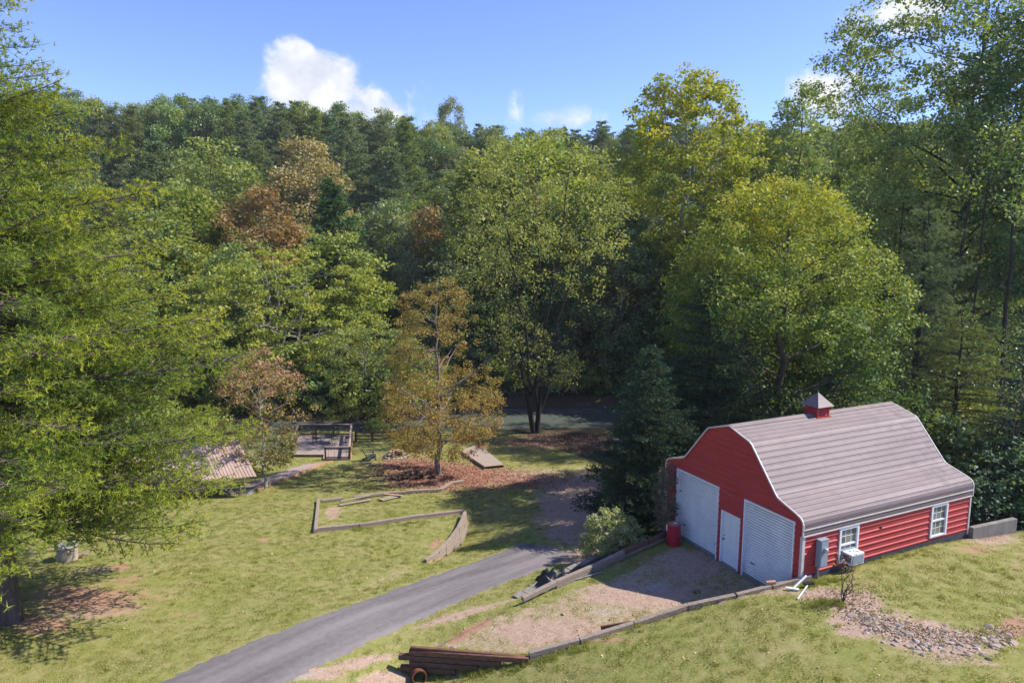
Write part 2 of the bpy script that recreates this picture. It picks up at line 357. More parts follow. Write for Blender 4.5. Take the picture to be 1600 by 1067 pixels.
def poly_mask(pts, soft=.0, nz_=6):
    jx = PX+gnoise(GX, GY, .5, 3)*nz_+gnoise(GX, GY, .17, 8)*nz_*.5; jy = PY+gnoise(GX, GY, .45, 5)*nz_*.6+gnoise(GX, GY, .15, 9)*nz_*.3
    return inpoly(jx, jy, pts).astype(float)
def ell(px, py, rx, ry, p=1.0, rot=0):
    dx, dy = PX-px, PY-py; c, s = math.cos(rot), math.sin(rot)
    a, b = (dx*c+dy*s)/rx, (-dx*s+dy*c)/ry
    return np.clip(1.25-np.sqrt(a*a+b*b)+gnoise(GX, GY, .6, px)*.22+gnoise(GX, GY, .22, py)*.15, 0, 1)*p
mx_ = np.maximum
def hz(x, y):
    i = min(max(int(np.searchsorted(gx, x)), 1), nx-1); j = min(max(int(np.searchsorted(gy, y)), 1), ny-1)
    u = (x-gx[i-1])/(gx[i]-gx[i-1]); v = (y-gy[j-1])/(gy[j]-gy[j-1])
    return float((GZ[j-1, i-1]*(1-u)+GZ[j-1, i]*u)*(1-v)+(GZ[j, i-1]*(1-u)+GZ[j, i]*u)*v)
def Hg(x, y):
    x = np.asarray(x, float); y = np.asarray(y, float); i = np.clip(np.searchsorted(gx, x), 1, nx-1); j = np.clip(np.searchsorted(gy, y), 1, ny-1)
    u = (x-gx[i-1])/(gx[i]-gx[i-1]); v = (y-gy[j-1])/(gy[j]-gy[j-1])
    return (GZ[j-1, i-1]*(1-u)+GZ[j-1, i]*u)*(1-v)+(GZ[j, i-1]*(1-u)+GZ[j, i]*u)*v
def pt(px, py, dz=0):
    '''the point of the ground seen at this place'''
    d = vdir(px, py); t = np.arange(8, 230, .05); z = Hg(d.x*t, d.y*t); i = int(np.argmax((CAMZ+d.z*t) < z)); z0 = CAMZ+d.z*t
    a = z0[i-1]-z[i-1]; b = z[i]-z0[i]; q = t[i-1]+.05*a/max(1e-6, a+b); return Vector((d.x*q, d.y*q, hz(d.x*q, d.y*q)+dz))
near = (GY > 12) & (GY < 90)
dirt = ell(900, 800, 75, 70, .95, .5); dirt = mx_(dirt, ell(930, 755, 60, 30, .8)); dirt = mx_(dirt, ell(905, 870, 60, 24, .7))
dirt = mx_(dirt, poly_mask([(700, 1000), (760, 965), (860, 940), (960, 905), (1060, 850), (1180, 900), (1245, 925), (1100, 945), (960, 985), (830, 1022), (660, 1008)])*.47)
for e in ((1000, 930, 120, 26), (860, 985, 120, 26), (1080, 880, 60, 26), (720, 960, 110, 7, .8, -.28), (560, 1035, 80, 11, .8, -.2), (500, 1052, 50, 12), (1290, 930, 50, 16), (1340, 945, 50, 24), (1450, 995, 110, 38, 1, .25),
          (1340, 970, 50, 30), (600, 1060, 40, 14), (700, 1058, 50, 8, .6), (820, 745, 130, 22, .55), (140, 950, 160, 40, .5), (150, 890, 60, 8, .5), (600, 905, 70, 9, .45, -.35), (520, 800, 16, 14, .8), (1545, 838, 60, 20, .7)):
    dirt = mx_(dirt, ell(*e))
clay = mx_(ell(735, 985, 60, 8, .9, -.5), ell(1585, 980, 30, 22, .8))
for e in ((1520, 858, 60, 14, .5), (1445, 845, 20, 6, .7), (140, 935, 150, 34, .62), (60, 975, 80, 24, .6), (200, 905, 60, 12, .5), (300, 960, 50, 10, .4), (413, 843, 12, 4, .9), (190, 885, 24, 6, .8), (90, 870, 60, 5, .4), (960, 1000, 60, 8, .5), (680, 850, 24, 10, .6, -.8), (1600, 880, 40, 30, .4), (1340, 910, 60, 10, .4), (660, 1048, 30, 12, .6), (880, 1010, 50, 7, .7), (1400, 1010, 60, 12, .35)):
    clay = mx_(clay, ell(*e))
lit = mx_(ell(700, 745, 120, 26, 1.0), ell(820, 752, 100, 18, .55)); lit = mx_(lit, ell(640, 728, 70, 18, .8)); lit = mx_(lit, ell(860, 690, 120, 14, .6))
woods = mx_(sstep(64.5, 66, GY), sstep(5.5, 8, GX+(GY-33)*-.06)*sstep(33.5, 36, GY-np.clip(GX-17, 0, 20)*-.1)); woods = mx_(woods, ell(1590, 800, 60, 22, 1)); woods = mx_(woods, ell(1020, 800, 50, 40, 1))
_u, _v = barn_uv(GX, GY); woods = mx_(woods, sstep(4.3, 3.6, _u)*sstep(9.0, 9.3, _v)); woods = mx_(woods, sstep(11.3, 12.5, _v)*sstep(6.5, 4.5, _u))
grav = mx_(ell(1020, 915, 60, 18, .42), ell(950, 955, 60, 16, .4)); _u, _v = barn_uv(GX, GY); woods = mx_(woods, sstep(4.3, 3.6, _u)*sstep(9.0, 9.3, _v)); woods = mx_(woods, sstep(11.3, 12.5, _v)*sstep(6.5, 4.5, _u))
grav = mx_(grav, ell(470, 1058, 60, 8, .5, -.3))
# ground under the river bed and far hill stays leaf-litter brown
tm = mesh_np('ground', np.stack([GX, GY, GZ], -1).reshape(-1, 3), gf, smooth=True)
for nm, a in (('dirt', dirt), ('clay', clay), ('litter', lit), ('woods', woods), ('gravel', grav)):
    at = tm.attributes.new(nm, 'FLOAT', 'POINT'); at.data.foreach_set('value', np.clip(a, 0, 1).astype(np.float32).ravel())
# grass cover sampler for tufts and leaves
cover = np.clip(1-1.1*dirt-.9*clay-1.2*woods-.75*lit-.5*grav, 0, 1)
def gsample(arr, x, y):
    i = np.clip(np.searchsorted(gx, x), 1, nx-1); j = np.clip(np.searchsorted(gy, y), 1, ny-1); return arr[j, i]

def ground_mat():
    m = bpy.data.materials.new('ground'); m.use_nodes = True; t = m.node_tree; n = t.nodes; l = t.links; b = n['Principled BSDF']
    b.inputs['Roughness'].default_value = .95; b.inputs['Specular IOR Level'].default_value = .1
    tc = n.new('ShaderNodeTexCoord')
    def noise(s, d=6, r=.65, st=None):
        q = n.new('ShaderNodeTexNoise'); q.inputs['Scale'].default_value = s; q.inputs['Detail'].default_value = d; q.inputs['Roughness'].default_value = r
        l.new(tc.outputs['Object'], q.inputs['Vector']); return q.outputs['Fac']
    def ramp(f, *st):
        r = n.new('ShaderNodeValToRGB'); cr = r.color_ramp
        while len(cr.elements) < len(st): cr.elements.new(.5)
        for e, (p, c) in zip(cr.elements, st): e.position = p; e.color = (*c, 1)
        l.new(f, r.inputs[0]); return r.outputs[0]
    def mix(f, a, b_):
        q = n.new('ShaderNodeMix'); q.data_type = 'RGBA'; l.new(f, q.inputs[0]); l.new(a, q.inputs[6]); l.new(b_, q.inputs[7]); return q.outputs[2]
    def mt(op, a, b_, cl=False):
        q = n.new('ShaderNodeMath'); q.operation = op; q.use_clamp = cl
        for i, v in enumerate((a, b_)):
            if isinstance(v, (int, float)): q.inputs[i].default_value = v
            else: l.new(v, q.inputs[i])
        return q.outputs[0]
    big = noise(.55, 6); mid = noise(4.2, 8, .75); fine = noise(13, 6, .75); vf = noise(45, 4, .7)
    mot = mt('ADD', mt('MULTIPLY', mid, .5), mt('MULTIPLY', fine, .5))
    grass = ramp(mot, (.30, (.12, .135, .034)), (.5, (.21, .215, .058)), (.66, (.31, .275, .10)))
    dry = ramp(mot, (.3, (.20, .18, .065)), (.6, (.34, .28, .14)), (.75, (.40, .31, .20)))
    bm = n.new('ShaderNodeMapRange'); bm.inputs[1].default_value = .46; bm.inputs[2].default_value = .64; l.new(mt('ADD', mt('MULTIPLY', big, .6), mt('MULTIPLY', mid, .42)), bm.inputs[0])
    g = mix(mt('MULTIPLY', bm.outputs[0], .75), grass, dry)
    dirtc = ramp(mt('ADD', mt('MULTIPLY', fine, .6), mt('MULTIPLY', mid, .4)), (.3, (.17, .11, .078)), (.5, (.36, .25, .18)), (.7, (.50, .38, .29)))
    clayc = ramp(mot, (.3, (.24, .13, .08)), (.7, (.44, .27, .17)))
    litc = ramp(mt('ADD', mt('MULTIPLY', vf, .6), mt('MULTIPLY', fine, .4)), (.3, (.10, .045, .03)), (.5, (.27, .13, .09)), (.68, (.42, .25, .18)))
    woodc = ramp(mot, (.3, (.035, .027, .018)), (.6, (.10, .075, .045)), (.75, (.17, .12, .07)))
    gravc = ramp(mt('ADD', mt('MULTIPLY', vf, .7), mt('MULTIPLY', fine, .3)), (.35, (.19, .15, .12)), (.5, (.36, .30, .25)), (.65, (.50, .44, .38)))
    def at(nm, k=1.0):
        a = n.new('ShaderNodeAttribute'); a.attribute_name = nm
        # rough the mask edge with noise
        s = mt('ADD', mt('MULTIPLY', a.outputs['Fac'], 1.5*k), mt('MULTIPLY', mt('ADD', mt('MULTIPLY', mid, .45), mt('MULTIPLY', fine, .55)), 1.9))
        r = n.new('ShaderNodeMapRange'); r.interpolation_type = 'SMOOTHSTEP'; r.inputs[1].default_value = 1.35; r.inputs[2].default_value = 1.85; l.new(s, r.inputs[0])
        q = n.new('ShaderNodeMapRange'); q.inputs[1].default_value = 0; q.inputs[2].default_value = .15; l.new(a.outputs['Fac'], q.inputs[0])
        return mt('MULTIPLY', r.outputs[0], q.outputs[0])
    c = mix(at('dirt'), g, dirtc); c = mix(at('gravel'), c, gravc); c = mix(at('clay'), c, clayc); c = mix(at('litter'), c, litc)
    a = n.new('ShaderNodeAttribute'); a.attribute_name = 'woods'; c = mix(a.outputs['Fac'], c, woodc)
    l.new(c, b.inputs['Base Color'])
    bp = n.new('ShaderNodeBump'); bp.inputs['Strength'].default_value = .6; bp.inputs['Distance'].default_value = .03
    l.new(mt('ADD', mt('MULTIPLY', fine, .6), mt('MULTIPLY', vf, .4)), bp.inputs['Height']); l.new(bp.outputs[0], b.inputs['Normal'])
    return m
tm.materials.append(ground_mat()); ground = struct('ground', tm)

# river
wm = bpy.data.materials.new('river_water'); wm.use_nodes = True; b = wm.node_tree.nodes['Principled BSDF']
b.inputs['Base Color'].default_value = (.11, .125, .10, 1); b.inputs['Roughness'].default_value = .07; b.inputs['Specular IOR Level'].default_value = .55
n_ = wm.node_tree.nodes.new('ShaderNodeTexNoise'); n_.inputs['Scale'].default_value = 2.2; n_.inputs['Detail'].default_value = 4
t_ = wm.node_tree.nodes.new('ShaderNodeTexCoord'); mp_ = wm.node_tree.nodes.new('ShaderNodeMapping'); mp_.inputs['Scale'].default_value = (.5, 1.6, 1)
wm.node_tree.links.new(t_.outputs['Object'], mp_.inputs[0]); wm.node_tree.links.new(mp_.outputs[0], n_.inputs['Vector'])
b_ = wm.node_tree.nodes.new('ShaderNodeBump'); b_.inputs['Strength'].default_value = .12; b_.inputs['Distance'].default_value = .1
wm.node_tree.links.new(n_.outputs['Fac'], b_.inputs['Height']); wm.node_tree.links.new(b_.outputs[0], b.inputs['Normal'])
q = MB(); q.poly([(-400, 62, WATER), (400, 62, WATER), (400, 84, WATER), (-400, 84, WATER)]); struct('river_water', q.mesh('river_water', wm))

# driveway
Lp = [(120, 1130), (240, 1067), (350, 1017), (460, 974), (540, 946), (628, 914), (690, 893), (750, 873), (808, 850)]
Rp = [(330, 1130), (460, 1063), (548, 1022), (590, 1001), (629, 983), (710, 946), (797, 909), (848, 891), (900, 866)]
def resamp(P, n):
    P = np.array(P, float); d = np.r_[0, np.cumsum(np.linalg.norm(np.diff(P, axis=0), axis=1))]; s = np.linspace(0, d[-1], n)
    return np.stack([np.interp(s, d, P[:, i]) for i in range(P.shape[1])], 1)
lw = [pt(a, b)[:2] for a, b in Lp]; rw = [pt(a, b)[:2] for a, b in Rp]
lw = resamp(lw, 90); rw = resamp(rw, 90)
for W_, sg in ((lw, 1), (rw, 2)):
    for i in range(1, 89): W_[i] += np.array([math.sin(i*.9+sg), math.cos(i*1.7)])*.025
V_ = []; K = 12
for i in range(90):
    for j in range(K+1):
        p = lw[i]+(rw[i]-lw[i])*j/K
        if i == 89: p = p+np.array([.25*math.sin(j*1.1), .5*math.sin(j/K*math.pi)])
        e = min(j, K-j); p = p+(rw[i]-lw[i])*(.03*math.sin(i*2.3+j*5)+.025*math.sin(i*.7))*(1 if j == 0 else -1 if j == K else 0)
        V_.append((p[0], p[1], hz(p[0], p[1])+(.035 if e > 0 else -.03)))
f_ = [(i*(K+1)+j, i*(K+1)+j+1, (i+1)*(K+1)+j+1, (i+1)*(K+1)+j) for i in range(89) for j in range(K)]
am = bpy.data.materials.new('asphalt'); am.use_nodes = True; t = am.node_tree; b = t.nodes['Principled BSDF']; b.inputs['Roughness'].default_value = .9; b.inputs['Specular IOR Level'].default_value = .2
tcx = t.nodes.new('ShaderNodeTexCoord')
RANG = math.atan2(*( (lw[80]-lw[20])[::-1] ))
def nn(s, st, d=5):
    mp = t.nodes.new('ShaderNodeMapping'); mr = t.nodes.new('ShaderNodeMapping'); mr.inputs['Rotation'].default_value = (0, 0, -RANG); t.links.new(tcx.outputs['Object'], mr.inputs[0]); mp.inputs['Scale'].default_value = st; t.links.new(mr.outputs[0], mp.inputs[0])
    q = t.nodes.new('ShaderNodeTexNoise'); q.inputs['Scale'].default_value = s; q.inputs['Detail'].default_value = d; t.links.new(mp.outputs[0], q.inputs['Vector']); return q.outputs['Fac']
a1, a2, a3 = nn(.9, (.16, 1.9, 1), 8), nn(60, (1, 1, 1), 3), nn(5, (1, 1, 1))
ad = t.nodes.new('ShaderNodeMath'); ad.operation = 'MULTIPLY_ADD'; t.links.new(a1, ad.inputs[0]); ad.inputs[1].default_value = .62; 
a4 = t.nodes.new('ShaderNodeMath'); a4.operation = 'MULTIPLY_ADD'; t.links.new(a2, a4.inputs[0]); a4.inputs[1].default_value = .28; a5 = t.nodes.new('ShaderNodeMath'); a5.operation = 'MULTIPLY'; t.links.new(a3, a5.inputs[0]); a5.inputs[1].default_value = .2
t.links.new(a5.outputs[0], a4.inputs[2]); t.links.new(a4.outputs[0], ad.inputs[2])
r = t.nodes.new('ShaderNodeValToRGB'); r.color_ramp.elements[0].position = .38; r.color_ramp.elements[0].color = (.10, .087, .087, 1); r.color_ramp.elements[1].position = .66; r.color_ramp.elements[1].color = (.225, .197, .19, 1)
t.links.new(ad.outputs[0], r.inputs[0])
t.links.new(r.outputs[0], b.inputs['Base Color'])
bp = t.nodes.new('ShaderNodeBump'); bp.inputs['Strength'].default_value = .3; bp.inputs['Distance'].default_value = .02; t.links.new(a2, bp.inputs['Height']); t.links.new(bp.outputs[0], b.inputs['Normal'])
struct('driveway', mesh_np('driveway', V_, f_, [am], smooth=True))
DRV = np.r_[lw, rw[::-1]]; DRVp = [tuple(p) for p in DRV]
# ------------------------------------------------------------------ barn
barn = thing('barn', 'red metal barn with gambrel roof, two white roll-up doors and a cupola', 'barn', (BC[0], BC[1], 0), BY)
BL = 8.98; UW = 3.62
half = [(3.675, 2.575), (3.675, 2.80), (3.675, 2.98), (3.63, 3.10), (3.54, 3.20), (3.40, 3.265), (3.24, 3.32), (2.62, 3.52), (2.50, 3.575), (2.40, 3.67), (1.20, 5.09), (1.08, 5.18), (0.0, 5.52)]
def outline_z(u):
    u = abs(u); h = [p for p in half if p[0] < 3.66][::-1]
    return float(np.interp(u, [p[0] for p in h]+[3.66], [p[1] for p in h]+[2.98]))
# foundation
q = MB(); q.box(-3.6, .0, -.5, 3.6, BL, 0.0); put('floor_slab', q.mesh('floor_slab', M['concrete']), barn)
q = MB(); q.box(UW-.03, .02, -.4, UW+.012, BL, 1.14); put('foundation_wall', q.mesh('foundation_wall', M['slabdark']), barn)
q = MB(); q.box(-UW, .02, -1.8, -UW+.05, BL, .15); q.box(-UW, BL-.05, -1.5, UW, BL, 1.14); put('foundation_wall', q.mesh('foundation_wall', M['concrete']), barn)
# rib profile of the cladding: depth out of the wall at height z
def rib_levels(z0, z1, pitch=.232, off=0.0):
    """list of (z, depth) breakpoints"""
    out = []; k = math.floor((z0-off)/pitch)-1
    while off+k*pitch < z1+pitch:
        c = off+k*pitch
        out += [(c-.045, .0), (c-.018, .026), (c+.018, .026), (c+.045, .0), (c+.11, .0), (c+.116, .004), (c+.122, 0)]; k += 1
    return out
def depth_at(lv, z):
    return float(np.interp(z, [a for a, _ in lv], [b for _, b in lv]))
OPEN = [(-2.955, -.41, -.01, 2.97), (.94, 3.285, -.01, 2.97), (-.226, .772, -.01, 2.13)]
lv = rib_levels(-.1, 5.6)
def gable_rows(z0, z1, inset, y, sgn, openings, only=None):
    q = MB()
    zs = sorted(set([z0, z1]+[a for a, _ in lv if z0 < a < z1]+[p[1] for p in half if z0 < p[1] < z1]+[o[i] for o in openings for i in (2, 3) if z0 < o[i] < z1]))
    for a, b_ in zip(zs[:-1], zs[1:]):
        if b_-a < 1e-4: continue
        m_ = (a+b_)/2
        def ext(z):
            if z <= 2.98: return UW
            h = [p for p in half if p[0] < 3.66]
            return min(UW, float(np.interp(z, [p[1] for p in h], [p[0] for p in h])))
        iv = [(-1, 1)]
        cuts = sorted([(o[0], o[1]) for o in openings if o[2] < m_ < o[3]])
        ea, eb = ext(a), ext(b_); da, db = depth_at(lv, a), depth_at(lv, b_)
        segs = []; cur = None; left = (-ea, -eb)
        for o0, o1 in cuts: segs.append((left, (o0, o0))); left = (o1, o1)
        segs.append((left, (ea, eb)))
        for si_, ((la, lb), (ra, rb)) in enumerate(segs):
            if only is not None and si_ != only: continue
            q.poly([(la, y+sgn*da, a), (ra, y+sgn*da, a), (rb, y+sgn*db, b_), (lb, y+sgn*db, b_)])
    return q
zz = [0, .93, 1.86, 2.13, 2.97, 3.82, 4.67, 5.515]
for a, b_ in zip(zz[:-1], zz[1:]):
    for k_ in range(5):
        q = gable_rows(a+.002, b_-.002, 0, -.0, -1, OPEN, k_)
        if q.f: put('siding_panel', q.mesh('siding_panel', M['red']), barn)
    put('siding_panel', gable_rows(a+.002, b_-.002, 0, BL, 1, []).mesh('siding_panel', M['red']), barn)
# side walls
WIN = [(1.733, 2.690, 1.27, 2.55), (6.634, 7.591, 1.27, 2.55)]
lvs = rib_levels(1.14, 2.6, off=.052)
def side_rows(z0, z1, x, sgn, wins):
    q = MB(); zs = sorted(set([z0, z1]+[a for a, _ in lvs if z0 < a < z1]+[o[i] for o in wins for i in (2, 3) if z0 < o[i] < z1]))
    for a, b_ in zip(zs[:-1], zs[1:]):
        m_ = (a+b_)/2; left = .0; da, db = depth_at(lvs, a), depth_at(lvs, b_)
        for o in [o for o in wins if o[2] < m_ < o[3]]+[(BL, BL, 0, 0)]:
            q.poly([(x+sgn*da, left, a), (x+sgn*da, o[0], a), (x+sgn*db, o[0], b_), (x+sgn*db, left, b_)]); left = o[1]
    return q
for a, b_ in ((1.14, 1.862), (1.866, 2.60)):
    put('siding_panel', side_rows(a, b_, UW, 1, WIN).mesh('siding_panel', M['red']), barn)
for a, b_ in ((.15, 1.0), (1.004, 1.862), (1.866, 2.60)):
    put('siding_panel', side_rows(a, b_, -UW, -1, []).mesh('siding_panel', M['red']), barn)
# roof: profile walked from eave to ridge, ribs every 0.232 m, sheets of three ribs
def roof_profile():
    pts = [Vector((p[0], p[1])) for p in half[1:]]
    d = [0]
    for a, b_ in zip(pts[:-1], pts[1:]): d.append(d[-1]+(b_-a).length)
    return pts, d
rp, rd = roof_profile()
def rpos(s):
    s = max(0, min(rd[-1], s)); i = min(len(rd)-2, max(0, int(np.searchsorted(rd, s))-1)); t_ = (s-rd[i])/(rd[i+1]-rd[i])
    p = rp[i].lerp(rp[i+1], t_); dd = (rp[i+1]-rp[i]).normalized(); return p, Vector((dd.y, -dd.x))
for sd_ in (1, -1):
    s0 = 0; k = 0; pitch = .2326
    brk = []
    c = .16
    while c < rd[-1]-.05:
        brk += [(c-.03, 0, 0), (c-.012, .010, 0), (c+.012, .010, 0), (c+.020, 0, 1), (c+.046, 0, 1)]; c += pitch
    for r_ in rd: brk.append((r_, None, 0))
    brk.sort(key=lambda a: a[0])
    Sx = [b_[0] for b_ in brk if b_[1] is not None]; Dx = [b_[1] for b_ in brk if b_[1] is not None]
    ends = [0]+[.16+pitch*3*j-.12 for j in range(1, 40) if .16+pitch*3*j-.12 < rd[-1]-.2]+[rd[-1]]
    for a, b_ in zip(ends[:-1], ends[1:]):
        ss = sorted(set([a+.0015, b_-.0015]+[x[0] for x in brk if a+.0015 < x[0] < b_-.0015])); q = MB(); mi = []
        row = []
        for s in ss:
            p, n_ = rpos(s); dd = float(np.interp(s, Sx, Dx)); p = p+n_*dd; row.append((p.x*sd_, p.y))
        for i in range(len(ss)-1):
            m_ = (ss[i]+ss[i+1])/2; fr = (m_-.16) % pitch; is_rib_shade = .013 < fr < .045
            mi_ = 1 if is_rib_shade else (2 if m_ < .3 else 0)
            (xa, za), (xb, zb) = row[i], row[i+1]; n = 2
            for j in range(n):
                y0 = -.035+(BL+.07)*j/n; y1 = -.035+(BL+.07)*(j+1)/n
                q.poly([(xa, y0, za), (xa, y1, za), (xb, y1, zb), (xb, y0, zb)], mi_)
        put('roof_panel', q.mesh('roof_panel', M['roof'], M['rib_shade_dirt'], M['roofside']), barn)
    # eave skirt
    q = MB(); x = 3.665
    for z0, z1, dx in ((2.60, 2.66, 0), (2.66, 2.74, .012), (2.74, 2.795, 0)):
        q.box(min(sd_*(x-.03), sd_*(x+dx)), -.03, z0, max(sd_*(x-.03), sd_*(x+dx)), BL+.03, z1)
    put('eave_skirt', q.mesh('eave_skirt', M['roofside']), barn)
    q = MB(); q.box(min(sd_*3.64, sd_*3.70), -.04, 2.797, max(sd_*3.64, sd_*3.70), BL+.04, 2.832); put('eave_trim', q.mesh('eave_trim', M['trim']), barn)
    q = MB(); q.box(min(sd_*3.63, sd_*3.695), -.04, 2.562, max(sd_*3.63, sd_*3.695), BL+.04, 2.598); put('eave_trim', q.mesh('eave_trim', M['trim']), barn)
q = MB()
q.box(-.16, -.04, 5.475, .16, BL+.04, 5.53, 0, None)
rc = MB(); rc.poly([(-.20, -.04, 5.475), (0, -.04, 5.552), (0, BL+.04, 5.552), (-.20, BL+.04, 5.475)][::-1]); rc.poly([(.20, -.04, 5.475), (0, -.04, 5.552), (0, BL+.04, 5.552), (.20, BL+.04, 5.475)])
put('ridge_cap', rc.mesh('ridge_cap', M['roof']), barn)
# rake trim follows the outline, front and back
for y0, y1 in ((-.075, -.03), (BL+.03, BL+.075)):
    q = MB(); full = [(-p[0]-.012, p[1]+.01) for p in half]+[(p[0]+.012, p[1]+.01) for p in half[::-1][1:]]
    inner = [(-p[0]+.035, p[1]-.06) for p in half]; inner = [(-min(3.64, p[0]-.02), max(2.52, p[1]-.035)) for p in half]
    inner = inner+[(-a, b_) for a, b_ in inner[::-1][1:]]
    for i in range(len(full)-1):
        a, b_, c_, d_ = full[i], full[i+1], inner[i+1], inner[i]
        for y in (y0, y1): q.poly([(a[0], y, a[1]), (b_[0], y, b_[1]), (c_[0], y, c_[1]), (d_[0], y, d_[1])])
        q.poly([(a[0], y0, a[1]), (b_[0], y0, b_[1]), (b_[0], y1, b_[1]), (a[0], y1, a[1])]); q.poly([(d_[0], y0, d_[1]), (c_[0], y0, c_[1]), (c_[0], y1, c_[1]), (d_[0], y1, d_[1])])
    put('rake_trim', q.mesh('rake_trim', M['trim']), barn)
for u0, u1, v0, v1, z0 in ((UW-.07, UW+.034, -.035, .09, 0), (-UW-.034, -UW+.05, -.035, .09, 0), (UW-.05, UW+.034, BL-.05, BL+.034, 1.0)):
    q = MB(); q.box(u0, v0, z0, u1, v1, 2.56); put('corner_trim', q.mesh('corner_trim', M['trim']), barn)
# roll-up doors
for (u0, u1) in ((-2.955, -.41), (.94, 3.285)):
    dr = put('garage_door', None, barn); dr.empty_display_size = .2
    q = MB(); n = 27; z0, z1 = .17, 2.90; P_ = (z1-z0)/n
    for i in range(n):
        a = z0+i*P_
        for (za, ya, zb, yb) in ((a, .15, a+P_*.3, .095), (a+P_*.3, .095, a+P_*.8, .095), (a+P_*.8, .095, a+P_, .15)):
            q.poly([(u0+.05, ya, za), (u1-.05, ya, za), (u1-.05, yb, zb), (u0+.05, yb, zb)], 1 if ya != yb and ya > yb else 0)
    q.box(u0+.05, .08, .115, u1-.05, .14, .175)
    put('door_curtain', q.mesh('door_curtain', M['curtain'], M['groove_shade']), dr)
    q = MB(); q.box(u0-.0, -.04, 0, u0+.055, .16, 2.90); q.box(u1-.055, -.04, 0, u1, .16, 2.90); q.box(u0, -.04, 2.90, u1, .16, 2.97); put('door_frame', q.mesh('door_frame', M['white']), dr)
    q = MB(); q.box(u0+.056, .0, .002, u1-.056, .18, .112); put('door_curb', q.mesh('door_curb', M['concrete']), dr)
    q = MB(); q.bar((u0+.35, .075, .62), (u0+.55, .075, .62), .03, .03); put('handle', q.mesh('handle', M['black_metal']), dr); q = MB(); q.box(u1-.2, .06, .5, u1-.14, .09, .62); put('latch', q.mesh('latch', M['black_metal']), dr)
en = put('entry_door', None, barn); u0, u1 = -.226, .772
q = MB(); q.box(u0, -.04, 0.02, u0+.075, .1, 2.05); q.box(u1-.075, -.04, .02, u1, .1, 2.05); q.box(u0, -.04, 2.05, u1, .1, 2.13); put('door_frame', q.mesh('door_frame', M['white']), en)
q = MB(); q.box(u0-.02, -.10, -.04, u1+.02, .1, .05); put('sill', q.mesh('sill', M['concrete']), en)
q = MB(); q.box(u0+.077, .05, .052, u1-.077, .09, 2.048)
for r0, r1 in ((.2, .78), (.9, 1.55), (1.65, 1.93)):
    for s0_, s1_ in ((u0+.17, u0+.46), (u0+.54, u0+.83)):
        for b_ in ((s0_, r0, s1_, r0+.02), (s0_, r1-.02, s1_, r1), (s0_, r0+.02, s0_+.02, r1-.02), (s1_-.02, r0+.02, s1_, r1-.02)): q.box(b_[0], .040, b_[1], b_[2], .051, b_[3])
        q.box(s0_+.05, .042, r0+.05, s1_-.05, .051, r1-.05)
put('door_leaf', q.mesh('door_leaf', M['white']), en)
q = MB(); q.lathe([(0, .09), (.025, .08), (.032, .05), (.02, .02), (.02, 0)], 12, 0, Matrix.Translation((u0+.15, .05, 1.0)) @ Matrix.Rotation(math.pi/2, 4, 'X')); put('knob', q.mesh('knob', M['black_metal']), en)
q = MB(); q.lathe([(0, .03), (.025, .02), (.025, 0)], 10, 0, Matrix.Translation((u0+.15, .05, 1.14)) @ Matrix.Rotation(math.pi/2, 4, 'X')); put('lock', q.mesh('lock', M['black_metal']), en)
# windows on the lawn side (parts stand 3 cm proud of the ribs)
for wi, (v0, v1, z0, z1) in enumerate(WIN):
    wd = put('window', None, barn); x = UW
    q = MB(); fw = .085
    q.box(x-.06, v0, z0, x+.05, v0+fw, z1); q.box(x-.06, v1-fw, z0, x+.05, v1, z1); q.box(x-.06, v0+fw, z1-fw, x+.05, v1-fw, z1); q.box(x-.06, v0+fw, z0, x+.05, v1-fw, z0+fw*.8)
    q.box(x-.03, v0+fw, (z0+z1)/2-.03, x+.025, v1-fw, (z0+z1)/2+.03)
    put('window_frame', q.mesh('window_frame', M['white']), wd)
    a, b_ = v0+fw, v1-fw; zm = (z0+z1)/2
    for (c0, c1) in ((z0+fw*.8, zm-.03), (zm+.03, z1-fw)):
        for i in range(3):
            for j in range(2):
                q = MB(); q.box(x-.02, a+(b_-a)*i/3+.008, c0+(c1-c0)*j/2+.008, x-.012, a+(b_-a)*(i+1)/3-.008, c0+(c1-c0)*(j+1)/2-.008)
                put('pane', q.mesh('pane', M['blind'] if (i+j+wi) % 3 else M['glass']), wd)
        q = MB()
        for i in (1, 2): q.box(x-.018, a+(b_-a)*i/3-.009, c0, x-.004, a+(b_-a)*i/3+.009, c1)
        q.box(x-.016, a, (c0+c1)/2-.009, x-.006, b_, (c0+c1)/2+.009); put('muntin', q.mesh('muntin', M['white']), wd)
# vent hole cover
q = MB(); q.lathe([(0, .035), (.05, .03), (.06, .0)], 14, 0, Matrix.Translation((UW+.0, 3.86, 2.20)) @ Matrix.Rotation(math.pi/2, 4, 'Y')); put('vent', q.mesh('vent', M['black_metal']), barn)
# electric service box with meter and conduit
eb = put('electric_box', None, barn)
q = MB(); q.box(UW+.03, .62, 1.42, UW+.22, .98, 2.38); q.box(UW+.03, .60, 2.38, UW+.24, 1.0, 2.40); q.box(UW+.22, .65, 1.46, UW+.232, .95, 1.95); q.box(UW+.22, .65, 1.98, UW+.235, .95, 2.34); put('cabinet', q.mesh('cabinet', M['greybox']), eb)
q = MB(); q.lathe([(0, .14), (.06, .13), (.085, .08), (.085, 0)], 16, 0, Matrix.Translation((UW+.235, .80, 2.05)) @ Matrix.Rotation(math.pi/2, 4, 'Y')); put('meter', q.mesh('meter', M['steel']), eb)
q = MB(); q.tube([(UW+.1, .70, .9), (UW+.1, .70, 1.42)], .035, 8); put('conduit', q.mesh('conduit', M['steel']), eb)
